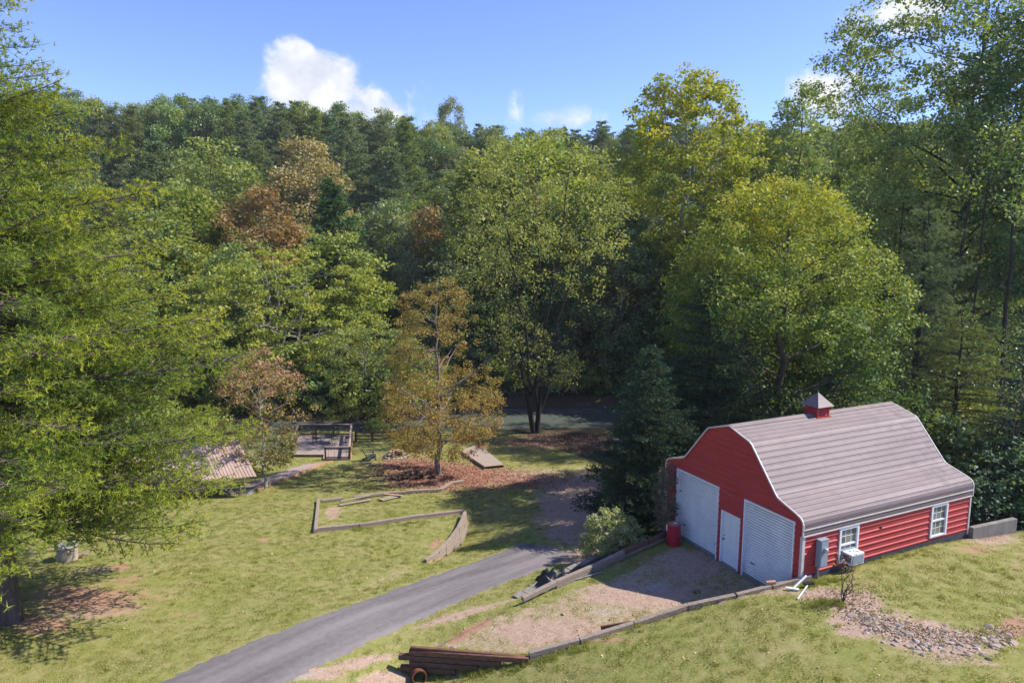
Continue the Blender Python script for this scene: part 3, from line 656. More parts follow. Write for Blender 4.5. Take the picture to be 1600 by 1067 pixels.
# cupola
cu = put('cupola', None, barn, loc=(0, 4.53, 0)); hw = .33
q = MB(); q.box(-hw-.03, -hw-.03, 5.15, hw+.03, hw+.03, 5.40); q.box(-hw-.05, -hw-.05, 5.40, hw+.05, hw+.05, 5.44)
for sx in (-1, 1):
    for sy in (-1, 1): q.box(min(sx*(hw-.06), sx*hw), min(sy*(hw-.06), sy*hw), 5.44, max(sx*(hw-.06), sx*hw), max(sy*(hw-.06), sy*hw), 5.86)
q.box(-hw+.05, -hw+.05, 5.44, hw-.05, hw-.05, 5.86); put('cupola_body', q.mesh('cupola_body', M['red']), cu)
for i in range(6):
    z = 5.475+i*.065
    for k in range(4):
        q = MB(); q.poly([(-hw+.06, -hw+.01, z), (hw-.06, -hw+.01, z), (hw-.06, -hw+.048, z+.05), (-hw+.06, -hw+.048, z+.05)]); q.poly([(-hw+.06, -hw+.01, z), (hw-.06, -hw+.01, z), (hw-.06, -hw+.048, z-.012), (-hw+.06, -hw+.048, z-.012)])
        o = put('slat', q.mesh('slat', M['red']), cu, rotz=k*math.pi/2)
q = MB(); e = .45; z0, z1 = 5.85, 6.38
for a, b_ in (((-e, -e), (e, -e)), ((e, -e), (e, e)), ((e, e), (-e, e)), ((-e, e), (-e, -e))):
    m1 = (a[0]*.47, a[1]*.47, z0+.27); m2 = (b_[0]*.47, b_[1]*.47, z0+.27)
    q.poly([(*a, z0), (*b_, z0), m2, m1]); q.poly([m1, m2, (0, 0, z1)])
q.poly([(-e, -e, z0), (-e, e, z0), (e, e, z0), (e, -e, z0)]); q.lathe([(.03, z1-.04), (.02, z1+.03), (0, z1+.05)], 8); put('cupola_roof', q.mesh('cupola_roof', M['roofside']), cu)
# downspout on far corner, pale flap of the eave
q = MB(); q.tube([(-UW-.10, -.02, 2.6), (-UW-.10, -.02, .35), (-UW-.22, -.2, .2)], .035, 8); put('downspout', q.mesh('downspout', M['trim']), barn)

# window air conditioner
ac = thing('air_conditioner', 'white window air conditioner sticking out of the nearer barn window', 'air conditioner', tuple(barn_w(UW+.02, 2.21, 1.33)), BY)
q = MB(); q.box(0, -.30, 0, .42, .30, .38); put('casing', q.mesh('casing', M['white']), ac)
for i in range(9):
    q = MB(); q.box(.05+i*.038, -.312, .06, .07+i*.038, -.301, .32); put('grille_slot', q.mesh('grille_slot', M['black_metal']), ac)
q = MB(); q.box(.421, -.27, .04, .43, .27, .34); put('coil', q.mesh('coil', M['greybox']), ac)
q = MB(); q.box(-.02, -.38, .36, .04, .38, .42); q.box(.12, -.16, .381, .2, -.03, .386); q.box(.22, .06, .381, .3, .2, .386); put('mounting_bracket', q.mesh('mounting_bracket', M['greybox']), ac)

# barrel
bp_ = pt(1052, 850); b = thing('barrel', 'red plastic drum standing by the left corner of the barn', 'barrel', (bp_.x, bp_.y, bp_.z))
prof = [(0, 0), (.27, 0), (.285, .03), (.285, .28), (.296, .30), (.285, .32), (.285, .57), (.296, .59), (.285, .61), (.283, .86), (.27, .90), (.25, .90)]
q = MB(); q.lathe(prof, 28); put('drum', q.mesh('drum', M['barrel']), b)
q = MB(); q.lathe([(.25, .90), (.245, .875), (0, .875)], 24); put('lid', q.mesh('lid', M['orange_wood']), b)
q = MB(); q.box(-.31, -.05, .60, -.285, .05, .86); put('label_sticker', q.mesh('label_sticker', M['white']), b)
q = MB(); q.box(.0, .02, .876, .14, .12, .90); put('bung', q.mesh('bung', M['white']), b)

# ------------------------------------------------------------------ timbers
def beams(root_name, label, cat, segs, group=None, child='timber'):
    """segs: (point a, point b, width, height, material)"""
    a0 = Vector(segs[0][0]); t_ = thing(root_name, label, cat, tuple(a0), 0, group)
    for i, (a, b_, w_, h_, m_) in enumerate(segs):
        q = MB(); a = Vector(a)-a0; b_ = Vector(b_)-a0; q.bar(a, b_, w_, h_, 0, R.uniform(-.05, .05), .012)
        put(child, fixn(q.mesh(child, m_)), t_)
    return t_
def wpt(px, py, z): x, y = atz(px, py, z); return Vector((x, y, z))
def chain(pxs, zs, w_, h_, mats, lift=0, gap=.02):
    P = [wpt(a, b_, z) for (a, b_), z in zip(pxs, zs)]; out = []
    for i in range(len(P)-1):
        d = (P[i+1]-P[i]).normalized(); off = Vector((R.uniform(-.02, .02), R.uniform(-.02, .02), lift))
        out.append((P[i]+d*gap+off, P[i+1]-d*gap+off, w_, h_, mats[i % len(mats)]))
    return out
M['timber_dark'] = mat('timber_dark', (.17, .095, .065), .9, .15, noise=.6, nscale=5, col2=(.07, .045, .035), bump=.5, bscale=30, stretch=(.6, 6, 6))
TG, TR_, TT = M['timber_grey'], M['timber_red'], M['timber']
# near pad edge
c1 = chain([(826, 1022), (905, 1001), (990, 975), (1075, 947), (1150, 931), (1205, 917), (1266, 900)], [-.40, -.14, .1, .42, .68, .9, 1.1], .17, .17, [TG, TG, TT, TG, TG, TT])
c2 = [(a-Vector((0, 0, .18)), b_-Vector((0, 0, .18)), w_, h_, TT) for a, b_, w_, h_, m_ in c1]
c3 = [(a-Vector((0, 0, .36)), b_-Vector((0, 0, .36)), w_, h_, TT) for a, b_, w_, h_, m_ in c1[1:]]
c4 = [(a-Vector((0, 0, .54)), b_-Vector((0, 0, .54)), w_, h_, TT) for a, b_, w_, h_, m_ in c1[2:]]
beams('timber_edging', 'long weathered timber retaining edge between the gravel pad and the near lawn', 'retaining wall', c1+c2+c3+c4)
# brown board leaning behind it
beams('loose_board', 'short brown board lying behind the near timber edge', 'board', [(wpt(938, 987, .02)+Vector((.05, .25, 0)), wpt(985, 979, .12)+Vector((.05, .25, 0)), .05, .14, TR_)])
# stacked end of the wall with the culvert
sg = []
A, B_ = wpt(640, 1017, -.58), wpt(826, 1030, -.52)
dd = (B_-A).normalized()
sg.append((A, B_, .17, .17, TR_)); A2 = wpt(641, 1012, -.42); sg.append((A2+Vector((0, .05, 0)), B_+Vector((-.3, .1, .05)), .10, .08, TR_))
for k, (st, en_, m_) in enumerate(((-.35, 2.95, TT), (.0, 2.2, TR_), (-.3, 1.5, TT))):
    z = Vector((0, 0, -.19*(k+1))); sg.append((A+dd*st+z, A+dd*en_+z, .17, .17, M['timber_dark']))
beams('timber_stack', 'stacked reddish landscape timbers ending the wall above the culvert pipe', 'retaining wall', sg)
# short return wall going back from the stack
# culvert pipe
cp = pt(655, 1064); t_ = thing('culvert_pipe', 'rusty round drain pipe under the stacked timbers', 'pipe', (cp.x, cp.y, cp.z+.17))
q = MB(); k = 20; Mx = Matrix.Rotation(math.radians(-98), 4, 'X') @ Matrix.Rotation(math.radians(-18), 4, 'Y')
q.lathe([(.20, -.1), (.235, -.1), (.235, .62), (.20, .62), (.20, -.1)], k, 0, Mx); put('pipe_shell', q.mesh('pipe_shell', M['rust']), t_)
# far pad edge with block wall
c1 = chain([(815, 936), (868, 910), (925, 886), (975, 862), (1012, 846), (1040, 833)], [-.34, -.16, 0, .1, .16, .2], .17, .17, [TG, TT, TT, TR_, TR_])
c2 = [(a-Vector((0, 0, .18)), b_-Vector((0, 0, .18)), w_, h_, TT) for a, b_, w_, h_, m_ in c1[1:]]
c3 = [(a-Vector((0, 0, .36)), b_-Vector((0, 0, .36)), w_, h_, TR_) for a, b_, w_, h_, m_ in c1[1:]]
beams('pad_timber_edge', 'weathered timbers running from the driveway to the red drum', 'retaining wall', c1+c2+c3)
beams('white_stick', 'pale split stick lying beside the pad timbers', 'stick', [(pt(893, 909, .05), pt(942, 895, .06), .05, .05, M['bark_pale'])])
bw = thing('block_wall', 'low grey block wall along the outer side of the pad timbers', 'retaining wall', (0, 0, 0))
P_ = [wpt(804, 934, -.75), wpt(858, 905, -.72), wpt(903, 884, -.68), wpt(937, 869, -.62), wpt(968, 854, -.6)]
tot = 0
for i in range(len(P_)-1):
    a, b_ = P_[i], P_[i+1]; d = b_-a; n = max(1, int(d.length/.42))
    for j in range(n):
        for r_ in range(2):
            q = MB(); p0 = a+d*(j+.02+(.25 if r_ % 2 else 0))/n; p1 = a+d*(j+.97+(.25 if r_ % 2 else 0))/n; z = Vector((R.uniform(-.015, .015), R.uniform(-.02, .02), -.2*r_-.02))
            q.bar(p0+z, p1+z, .26+R.uniform(-.02, .02), .19, 0, 0, .015); put('block', fixn(q.mesh('block', M['block'])), bw)
# black weed cloth heap
def crumple(name, label, cat, c, rx, ry, hgt, m_, seed, flat=True):
    g = 15; V = []; r2 = random.Random(seed)
    for i in range(g):
        for j in range(g):
            u = i/(g-1)*2-1; v = j/(g-1)*2-1; x = u*rx*(1+.15*math.sin(v*5+seed)); y = v*ry*(1+.2*math.sin(u*4+seed))
            e = max(0, 1-max(abs(u), abs(v))**3); X = c.x+x; Y = c.y+y
            V.append((x, y, (hz(X, Y)-c.z if not flat else -.1*(1-e))+.01+hgt*e*(.45+.35*math.sin(u*7+seed)*math.cos(v*5)+.25*r2.random())))
    f = [(i*g+j, i*g+j+1, (i+1)*g+j+1, (i+1)*g+j) for i in range(g-1) for j in range(g-1)]
    o = put(name, mesh_np(name, V, f, [m_]), None, tuple(c)); tag(o, label, cat); return o
crumple('plastic_sheet', 'crumpled black plastic sheet against the pad timbers', 'plastic sheet', wpt(872, 909, -.62), .8, .42, .62, M['black_plastic'], 3)
# garden hook / trellis by the bush
tp = pt(939, 880); t_ = thing('garden_trellis', 'small black wire trellis at the foot of the variegated bush', 'trellis', tuple(tp))
for x in (-.18, -.06, .06, .18):
    q = MB(); q.tube([(x, 0, 0), (x, 0, .62)], .012, 5); put('upright', q.mesh('upright', M['black_metal']), t_)
for z in (.25, .5):
    q = MB(); q.tube([(-.18, 0.02, z), (.18, .02, z)], .01, 5); put('crossbar', q.mesh('crossbar', M['black_metal']), t_)

# ------------------------------------------------------------------ terraced timber bed on the left lawn
def gchain(pxs, dz, w_, h_, mats, rows=1, down=.17):
    P = [pt(a, b_, dz) for a, b_ in pxs]; out = []
    for r_ in range(rows):
        for i in range(len(P)-1):
            o_ = Vector((R.uniform(-.02, .02), R.uniform(-.02, .02), -r_*down)); out.append((P[i]+o_, P[i+1]+o_, w_, h_, mats[(i+r_) % len(mats)]))
    return out
beams('lawn_edging', 'short grey timber closing the left end of the lawn bed', 'garden edging', gchain([(497, 784), (492, 833)], .12, .17, .17, [TG], 2))
beams('lawn_edging', 'straight timber edge along the near side of the lawn bed', 'garden edging', gchain([(492, 831), (562, 824), (640, 812), (724, 802)], .14, .17, .17, [TG, TT, TG], 2))
beams('lawn_edging', 'broken grey timbers along the far side of the lawn bed', 'garden edging', gchain([(502, 785), (536, 781)], .12, .17, .15, [TG])+gchain([(552, 780), (600, 774), (635, 772)], .14, .17, .15, [TG, TT])+gchain([(635, 771), (690, 768)], .14, .17, .16, [TG])+gchain([(688, 767), (704, 757), (724, 754)], .12, .2, .14, [TT, TG]))
beams('loose_planks', 'loose weathered planks heaped on the back edge of the lawn bed', 'planks', [(pt(530, 791, .08), pt(580, 783, .12), .2, .06, TG), (pt(532, 788, .2), pt(578, 779, .22), .16, .05, TG), (pt(594, 783, .1), pt(626, 776, .1), .45, .04, M['timber_grey']), (pt(600, 776, .2), pt(628, 778, .16), .2, .04, M['orange_wood'])], child='plank')
# low wall stepping down to the driveway: upright boards
wl = thing('board_wall', 'curving low wall of upright grey boards dropping to the driveway', 'retaining wall', (0, 0, 0))
tops = [(726, 801), (722, 812), (715, 826), (705, 840), (694, 852), (684, 862), (674, 870), (664, 876)]
hts = [.95, .88, .75, .6, .42, .3, .2, .12]
Pt_ = []
for (a, b_), h_ in zip(tops, hts): Pt_.append(wpt(a, b_, WALL[len(Pt_)][2]+.12))
for i in range(len(Pt_)-1):
    for r_ in range(6):
        h_ = (hts[i]+hts[i+1])/2
        if r_*.165 > h_+.1: break
        q = MB(); z = Vector((R.uniform(-.01, .02)+r_*.02, R.uniform(-.02, .02), -.165*r_)); q.bar(Pt_[i]+z, Pt_[i+1]+z, .17, .158, 0, 0, .012); put('timber', fixn(q.mesh('timber', [TG, TG, TT, M['orange_wood'] if i > 4 else TG][(i+r_) % 4])), wl)
wl['label'] = 'low grey timber wall curving down from the lawn bed to the driveway'

# leaf clumps caught on the timber, scattered splinters
beams('split_log', 'pale split chunk of wood lying on the near timber by the barn', 'wood', [(wpt(1197, 910, 1.02), wpt(1212, 909, 1.05), .12, .1, M['orange_wood'])])

# fallen downspout pieces at the barn corner
a_, b_ = pt(1238, 922, .05), wpt(1260, 899, 1.35)
t_ = thing('loose_downspout', 'white downspout piece leaning from the lawn to the barn corner', 'pipe', tuple(a_)); q = MB(); q.tube([(0, 0, 0), tuple(Vector(b_)-a_)], .035, 8); put('pipe_shell', q.mesh('pipe_shell', M['white']), t_)
q = MB(); q.bar((-.18, .08, 0), (.18, -.08, .02), .09, .05); put('elbow', q.mesh('elbow', M['white']), t_)
a_, b_ = pt(1246, 937, .04), pt(1262, 917, .08)
t_ = thing('fallen_pipe', 'thin white pipe lying on the bare soil in front of the barn corner', 'pipe', tuple(a_)); q = MB(); q.tube([(0, 0, 0), tuple(b_-a_)], .022, 8); put('pipe_shell', q.mesh('pipe_shell', M['white']), t_)
q = MB(); d_ = b_-a_; q.bar(d_+Vector((-.14, -.02, .04)), d_+Vector((.2, .05, .05)), .12, .07); put('bracket', q.mesh('bracket', M['black_metal']), t_)

# concrete retaining wall behind the barn's far corner
a_ = barn_w(3.72, 9.05, 0); b_ = barn_w(3.9, 11.6, 0)
t_ = thing('concrete_wall', 'low grey concrete retaining wall past the far corner of the barn', 'wall', tuple(a_))
for i in range(3):
    q = MB(); p = (b_-a_)*i/3; p2 = (b_-a_)*(i+.985)/3; q.bar(p+Vector((0, 0, .45)), p2+Vector((0, 0, .45)), .2, 1.7, 0, 0, .01); put('wall_section', fixn(q.mesh('wall_section', M['concrete'])), t_)

# ------------------------------------------------------------------ deck by the river
def frame_at(o, xdir):
    return math.atan2(xdir.y, xdir.x)
DZ = -4.62
fr = wpt(547.5, 717, DZ); fl = wpt(507, 718, DZ); br = wpt(551, 679, DZ); 
ang = math.atan2((fr-fl).y, (fr-fl).x)
deck = thing('river_deck', 'wooden deck with brown railings beside the river', 'deck', tuple(fr), 0)
bk = wpt(462, 680, DZ)
vx = (bk-wpt(551, 679, DZ)); vy = (br-fr)
nb = 42
fwid = 1.85+.9
for i in range(nb):
    # the front bay is narrow, the back part reaches further left
    t0, t1 = i/nb, (i+.9)/nb; wdt = 2.2 if i < 7 else 4.9
    q = MB(); a = vy*t0; b2 = vy*t1
    q.v += [tuple(a), tuple(b2), tuple(b2+Vector((-wdt, .02, 0))), tuple(a+Vector((-wdt, .02, 0)))]+[tuple(p-Vector((0, 0, .04))) for p in (a, b2, b2+Vector((-wdt, .02, 0)), a+Vector((-wdt, .02, 0)))]
    q.f += [(0, 1, 2, 3), (7, 6, 5, 4), (0, 4, 5, 1), (1, 5, 6, 2), (2, 6, 7, 3), (3, 7, 4, 0)]; q.mi += [0]*6
    put('deck_board', fixn(q.mesh('deck_board', M['deck_wood'])), deck)
q = MB()
for j in range(4):
    for k_ in range(3):
        p = vy*(k_/2*.96+.02)+Vector((-.1-(1.5 if j else 0)*j, 0, 0))
        if k_ == 0 and j > 1: continue
        q.box(p.x-.07, p.y-.07, -1.6, p.x+.07, p.y+.07, -.05)
put('deck_post', q.mesh('deck_post', M['deck_dark']), deck)
q = MB(); q.bar((0, 0, -.14), (-2.2, 0.0, -.14), .05, .19); q.bar((0.02, 0, -.14), tuple(vy+Vector((.02, 0, -.14))), .05, .19); q.bar(tuple(vy+Vector((0, 0, -.14))), tuple(vy+Vector((-4.9, 0, -.14))), .05, .19); put('rim_joist', q.mesh('rim_joist', M['orange_wood']), deck)
def rail(a, b_, n, h_=.95, fill=True):
    a = Vector(a); b_ = Vector(b_)
    for i in range(n+1):
        p = a.lerp(b_, i/n); q = MB(); q.box(p.x-.055, p.y-.055, -.02, p.x+.055, p.y+.055, h_); put('railing_post', q.mesh('railing_post', M['deck_dark']), deck)
    u_ = Vector((0, 0, h_+.02)); q = MB(); q.bar(a+u_, b_+u_, .16, .05); put('railing_cap', q.mesh('railing_cap', M['deck_wood']), deck)
    for z in (.1, h_-.12):
        q = MB(); q.bar(a+Vector((0, 0, z)), b_+Vector((0, 0, z)), .05, .1); put('rail', q.mesh('rail', M['deck_dark']), deck)
    if fill:
        q = MB(); L_ = (b_-a).length; m_ = int(L_/.4)
        for i in range(m_): p = a.lerp(b_, (i+.5)/m_); q.box(p.x-.008, p.y-.008, .1, p.x+.008, p.y+.008, h_-.1)
        put('balusters', q.mesh('balusters', M['black_metal']), deck, kind='stuff')
rail((-.08, .08, 0), (-2.0, .08, 0), 1); rail((-.06, .1, 0), tuple(vy+Vector((-.06, -.1, 0))), 4); rail(tuple(vy+Vector((-.1, -.08, 0))), tuple(vy+Vector((-4.8, -.08, 0))), 3); rail(tuple(vy+Vector((-4.8, -.1, 0))), tuple(vy*.3+Vector((-4.8, 0, 0))), 3)
# walkway from the deck to the shelter
wk = thing('walkway', 'pinkish plank walkway edged with brick-red timber leading from the deck', 'walkway', (0, 0, 0))
wp = [(478, 727, 520, 719), (455, 733, 500, 724), (425, 745, 478, 734), (400, 753, 452, 745), (372, 762, 430, 752), (345, 775, 402, 764)]
for i in range(len(wp)-1):
    a0, a1 = pt(wp[i][0], wp[i][1], .1), pt(wp[i][2], wp[i][3]+3, .1); b0, b1 = pt(wp[i+1][0], wp[i+1][1], .1), pt(wp[i+1][2], wp[i+1][3]+3, .1)
    for j in range(5):
        q = MB(); A0, A1, B0, B1 = a0.lerp(b0, j/5), a1.lerp(b1, j/5), a0.lerp(b0, (j+.93)/5), a1.lerp(b1, (j+.93)/5)
        z = Vector((0, 0, .07)); q.v += [tuple(p) for p in (A0, A1, B1, B0)]+[tuple(p-z) for p in (A0, A1, B1, B0)]; q.f += [(0, 1, 2, 3), (7, 6, 5, 4), (0, 4, 5, 1), (1, 5, 6, 2), (2, 6, 7, 3), (3, 7, 4, 0)]; q.mi += [0]*6
        put('board', fixn(q.mesh('board', M['deck_wood'])), wk)
    q = MB(); q.bar(a1+Vector((0, -.06, -.04)), b1+Vector((0, -.06, -.04)), .09, .2); put('edge_timber', q.mesh('edge_timber', M['orange_wood']), wk)
# patio set
def patio_chair(loc, rz, label, tall=False):
    t_ = thing('patio_chair', label, 'chair', loc, rz, 'black metal chairs round the patio table'); s = .72 if tall else .44; k_ = 1.1
    q = MB(); q.box(-.25, -.25, s-.03, .25, .25, s+.01); put('seat', q.mesh('seat', M['black_metal']), t_)
    q = MB()
    for i in range(6): x = -.2+.08*i; q.bar((x, .24, s+.02), (x, .33, s+.58), .03, .015)
    q.tube([(-.25, .24, s), (-.25, .34, s+.6), (.25, .34, s+.6), (.25, .24, s)], .02, 6); put('backrest', q.mesh('backrest', M['black_metal']), t_)
    for sx in (-1, 1):
        q = MB(); q.tube([(sx*.26, .25, s+.2), (sx*.28, -.2, s+.22), (sx*.26, -.22, s)], .018, 6); put('armrest', q.mesh('armrest', M['black_metal']), t_)
        for sy in (-1, 1):
            q = MB(); q.tube([(sx*.22, sy*.22, s-.02), (sx*.27, sy*.27, 0)], .018, 6); put('leg', q.mesh('leg', M['black_metal']), t_)
    return t_
def dk(x, y): return (fr.x+x, fr.y+y, DZ+.0)
patio_chair(dk(-3.9, vy.y*.62), math.radians(60), 'black metal patio chair at the left of the deck table')
patio_chair(dk(-2.75, vy.y*.86), 0, 'tall black chair at the back railing of the deck', True)
patio_chair(dk(-1.25, vy.y*.66), math.radians(-70), 'black metal patio chair on the right of the deck table')
pt_ = thing('patio_table', 'round black metal table in the middle of the deck', 'table', dk(-2.6, vy.y*.62))
q = MB(); q.lathe([(0, .72), (.55, .72), (.56, .70), (.55, .68), (0, .68)], 24); put('tabletop', q.mesh('tabletop', M['black_metal']), pt_)
for k_ in range(4):
    a = k_*math.pi/2+.4; q = MB(); q.tube([(.1*math.cos(a), .1*math.sin(a), .68), (.15*math.cos(a), .15*math.sin(a), .3), (.42*math.cos(a), .42*math.sin(a), 0)], .02, 6); put('leg', q.mesh('leg', M['black_metal']), pt_)
# adirondack chairs
def adirondack(loc, rz, label):
    t_ = thing('adirondack_chair', label, 'chair', loc, rz, 'dark garden chairs by the fire pit'); m_ = M['adir']
    for i in range(5): q = MB(); x = -.22+.11*i; q.bar((x, .30, .28), (x*1.25, .62, .98-abs(i-2)*.04), .095, .02, 0, math.pi/2*0); put('back_slat', q.mesh('back_slat', m_), t_)
    for i in range(6): q = MB(); y = -.28+.11*i; q.bar((-.28, y, .37-.02*i), (.28, y, .37-.02*i), .095, .02); put('seat_slat', q.mesh('seat_slat', m_), t_)
    for sx in (-1, 1):
        q = MB(); q.bar((sx*.36, -.36, .58), (sx*.36, .45, .58), .13, .025); put('armrest', q.mesh('armrest', m_), t_)
        q = MB(); q.bar((sx*.33, -.3, 0), (sx*.33, -.3, .57), .09, .04); put('leg', q.mesh('leg', m_), t_)
        q = MB(); q.bar((sx*.29, -.3, .34), (sx*.29, .62, .02), .04, .12); put('leg', q.mesh('leg', m_), t_)
    return t_
M['adir'] = mat('navy_plastic', (.035, .05, .075), .5, .4)
adirondack(tuple(pt(579, 719)), math.radians(115), 'dark slatted garden chair on the grass left of the fire pit')
adirondack(tuple(pt(657, 706)), math.radians(-20), 'dark garden chair half hidden under the orange tree behind the fire pit')
# rocks helper
def rock_mesh(seed, m_):
    bm = bmesh.new(); bmesh.ops.create_icosphere(bm, subdivisions=2 if seed % 2 else 1, radius=1); r2 = random.Random(seed)
    ax = [Vector((r2.gauss(0, 1), r2.gauss(0, 1), r2.gauss(0, 1))).normalized() for _ in range(7)]
    for v in bm.verts:
        p = v.co.copy()
        for a in ax:
            d = p.dot(a)
            if d > .62: p -= a*(d-.62)*.85
        v.co = p*(1+r2.uniform(-.05, .05))
    me = bpy.data.meshes.new('stone'); bm.to_mesh(me); bm.free(); me.materials.append(m_); return me
rocks = [rock_mesh(i, rockm[i % 4]) for i in range(12)]
def rockset(root, pts, smin, smax, name='stone'):
    for p in pts:
        me = rocks[R.choice((0, 1, 1, 1, 2, 3, 4, 5, 5, 5, 6, 9, 9, 9, 10))]; o = put(name, me, root, tuple(p)); s = R.uniform(smin, smax)
        o.scale = (s*R.uniform(.8, 1.4), s*R.uniform(.7, 1.1), s*R.uniform(.45, .8)); o.rotation_euler = (R.uniform(-.4, .4), R.uniform(-.4, .4), R.uniform(0, 6.3))
# fire pit
fc = pt(620, 714); fp = thing('fire_pit', 'ring of tan stones and piled wood forming a fire pit on the grass', 'fire pit', tuple(fc))
rockset(fp, [(math.cos(a)*.85*R.uniform(.9, 1.1), math.sin(a)*.85*R.uniform(.9, 1.1), .1) for a in np.arange(0, 6.28, .38)], .16, .26)
rockset(fp, [(math.cos(a)*.75, math.sin(a)*.75, .34) for a in np.arange(1, 5, .5)], .12, .2)
rockset(fp, [(R.uniform(-1.3, 1.4), R.uniform(-1.1, -.7), .05) for a in range(6)], .08, .18)
for i in range(9):
    a = R.uniform(0, 3.14); q = MB(); d = Vector((math.cos(a), math.sin(a), R.uniform(-.1, .35)))*R.uniform(.35, .6); c_ = Vector((R.uniform(-.3, .3), R.uniform(-.3, .3), .25+i*.035)); q.tube([c_-d, c_+d], R.uniform(.04, .07), 7); put('log', q.mesh('log', M['orange_wood'] if i % 3 else M['log']), fp)
# firewood pile
fw = thing('firewood_pile', 'heap of dark split logs at the foot of the orange tree', 'firewood', tuple(pt(648, 748)))
for i in range(64):
    q = MB(); x = R.uniform(-1.45, 1.45); lay = i % 4; y = R.uniform(-.35, .35); z = .06+lay*.12*(1-abs(x)/2.3); a = R.gauss(1.35, .5); d = Vector((math.cos(a), math.sin(a), R.uniform(-.2, .2)))*R.uniform(.16, .26); c_ = Vector((x, y+x*.12, z))
    q.tube([c_-d, c_+d], R.uniform(.05, .09), 6); put('log', q.mesh('log', M['logend'] if i % 7 == 0 else M['log']), fw)
# boardwalk ramp beside the orange tree
def plankway(name, label, quad, n, mats, lift):
    a0, a1, b1, b0 = [pt(x, y, lift) for x, y in quad]; t_ = thing(name, label, 'walkway', tuple(a0))
    for j in range(n):
        q = MB(); A0, A1, B0, B1 = [p-a0 for p in (a0.lerp(b0, j/n), a1.lerp(b1, j/n), a0.lerp(b0, (j+.94)/n), a1.lerp(b1, (j+.94)/n))]
        z = Vector((0, 0, .05)); q.v += [tuple(p) for p in (A0, A1, B1, B0)]+[tuple(p-z) for p in (A0, A1, B1, B0)]; q.f += [(0, 1, 2, 3), (7, 6, 5, 4), (0, 4, 5, 1), (1, 5, 6, 2), (2, 6, 7, 3), (3, 7, 4, 0)]; q.mi += [0]*6
        put('board', fixn(q.mesh('board', mats)), t_)
    for a, b_ in ((a0, b0), (a1, b1)):
        q = MB(); z = Vector((0, 0, -.13)); q.bar(a-a0+z, b_-a0+z, .05, .15); put('stringer', q.mesh('stringer', M['timber']), t_)
plankway('boardwalk', 'grey plank ramp lying on the leaves right of the orange tree', [(757, 733), (787, 730), (748, 697), (720, 708)], 26, M['deck_wood'], .22)
plankway('dock', 'brown plank dock at the water behind the dark conifer', [(975, 708), (1003, 706), (985, 684), (955, 685)], 22, M['deck_wood'], .2)
# fence by the river
fn = thing('river_fence', 'low brown post and rail fence along the river bank beside the deck', 'fence', (0, 0, 0))
ps = [pt(556, 690), pt(582, 690), pt(609, 689), pt(637, 688), pt(664, 687)]
for i, p in enumerate(ps):
    q = MB(); q.box(p.x-.08, p.y-.08, p.z-.3, p.x+.08, p.y+.08, p.z+.95); put('post', q.mesh('post', M['deck_dark']), fn)
    if i:
        for z in (.25, .55, .88): q = MB(); q.bar(ps[i-1]+Vector((0, 0, z)), p+Vector((0, 0, z)), .05, .1); put('rail', q.mesh('rail', M['timber_red']), fn)
# open shelter on the left
p1 = pt(383, 771); p2 = pt(355, 753)
sh = thing('metal_shelter', 'open shelter with a ribbed tan metal roof on slim posts', 'shelter', tuple(p1))
dv = Vector((p2.x-p1.x, p2.y-p1.y, 0)); dv = dv.normalized(); lx = Vector((-dv.y, dv.x, 0)); 
if lx.x > 0: lx = -lx
lx = Vector((-.985, -.17, 0)); 
zr = 1.95
for a in range(4):
    for b_ in range(2):
        p = lx*(a*2.6)+dv*(b_*4.4); X, Y = p1.x+p.x, p1.y+p.y; q = MB(); q.tube([(p.x, p.y, hz(X, Y)-p1.z), (p.x, p.y, zr-.05+b_*.0)], .045, 8); put('post', q.mesh('post', M['steel']), sh)
nrib = 44
for side in (0, 1):
    for k_ in range(nrib//4):
        q = MB()
        for j in range(4):
            i = k_*4+j; s0_ = -.35+i*.2; 
            for s_a, s_b, h0, h1 in ((0, .14, 0, 0), (.14, .155, 0, .03), (.155, .185, .03, .03), (.185, .2, .03, 0)):
                A = lx*(s0_+s_a); B2 = lx*(s0_+s_b)
                e0 = dv*(-1.5) if side == 0 else dv*4.9; e1 = dv*2.25
                ze, zt = (zr-.42 if side == 0 else zr-.10), zr+1.0
                q.poly([tuple(A+e0+Vector((0, 0, ze+h0))), tuple(B2+e0+Vector((0, 0, ze+h1))), tuple(B2+e1+Vector((0, 0, zt+h1))), tuple(A+e1+Vector((0, 0, zt+h0)))])
        put('roof_panel', q.mesh('roof_panel', M['tan_roof']), sh)
q = MB(); g0 = lx*-.36; q.poly([tuple(g0+dv*-1.5+Vector((0, 0, zr-.44))), tuple(g0+dv*4.9+Vector((0, 0, zr-.12))), tuple(g0+dv*2.25+Vector((0, 0, zr+.98)))]); put('gable_end', q.mesh('gable_end', M['tan_roof']), sh)
q = MB(); c_ = pt(365, 776)-p1; q.box(-1.6, -.6, -.25, .45, 1.0, .06); put('floor_slab', q.mesh('floor_slab', M['concrete']), sh)
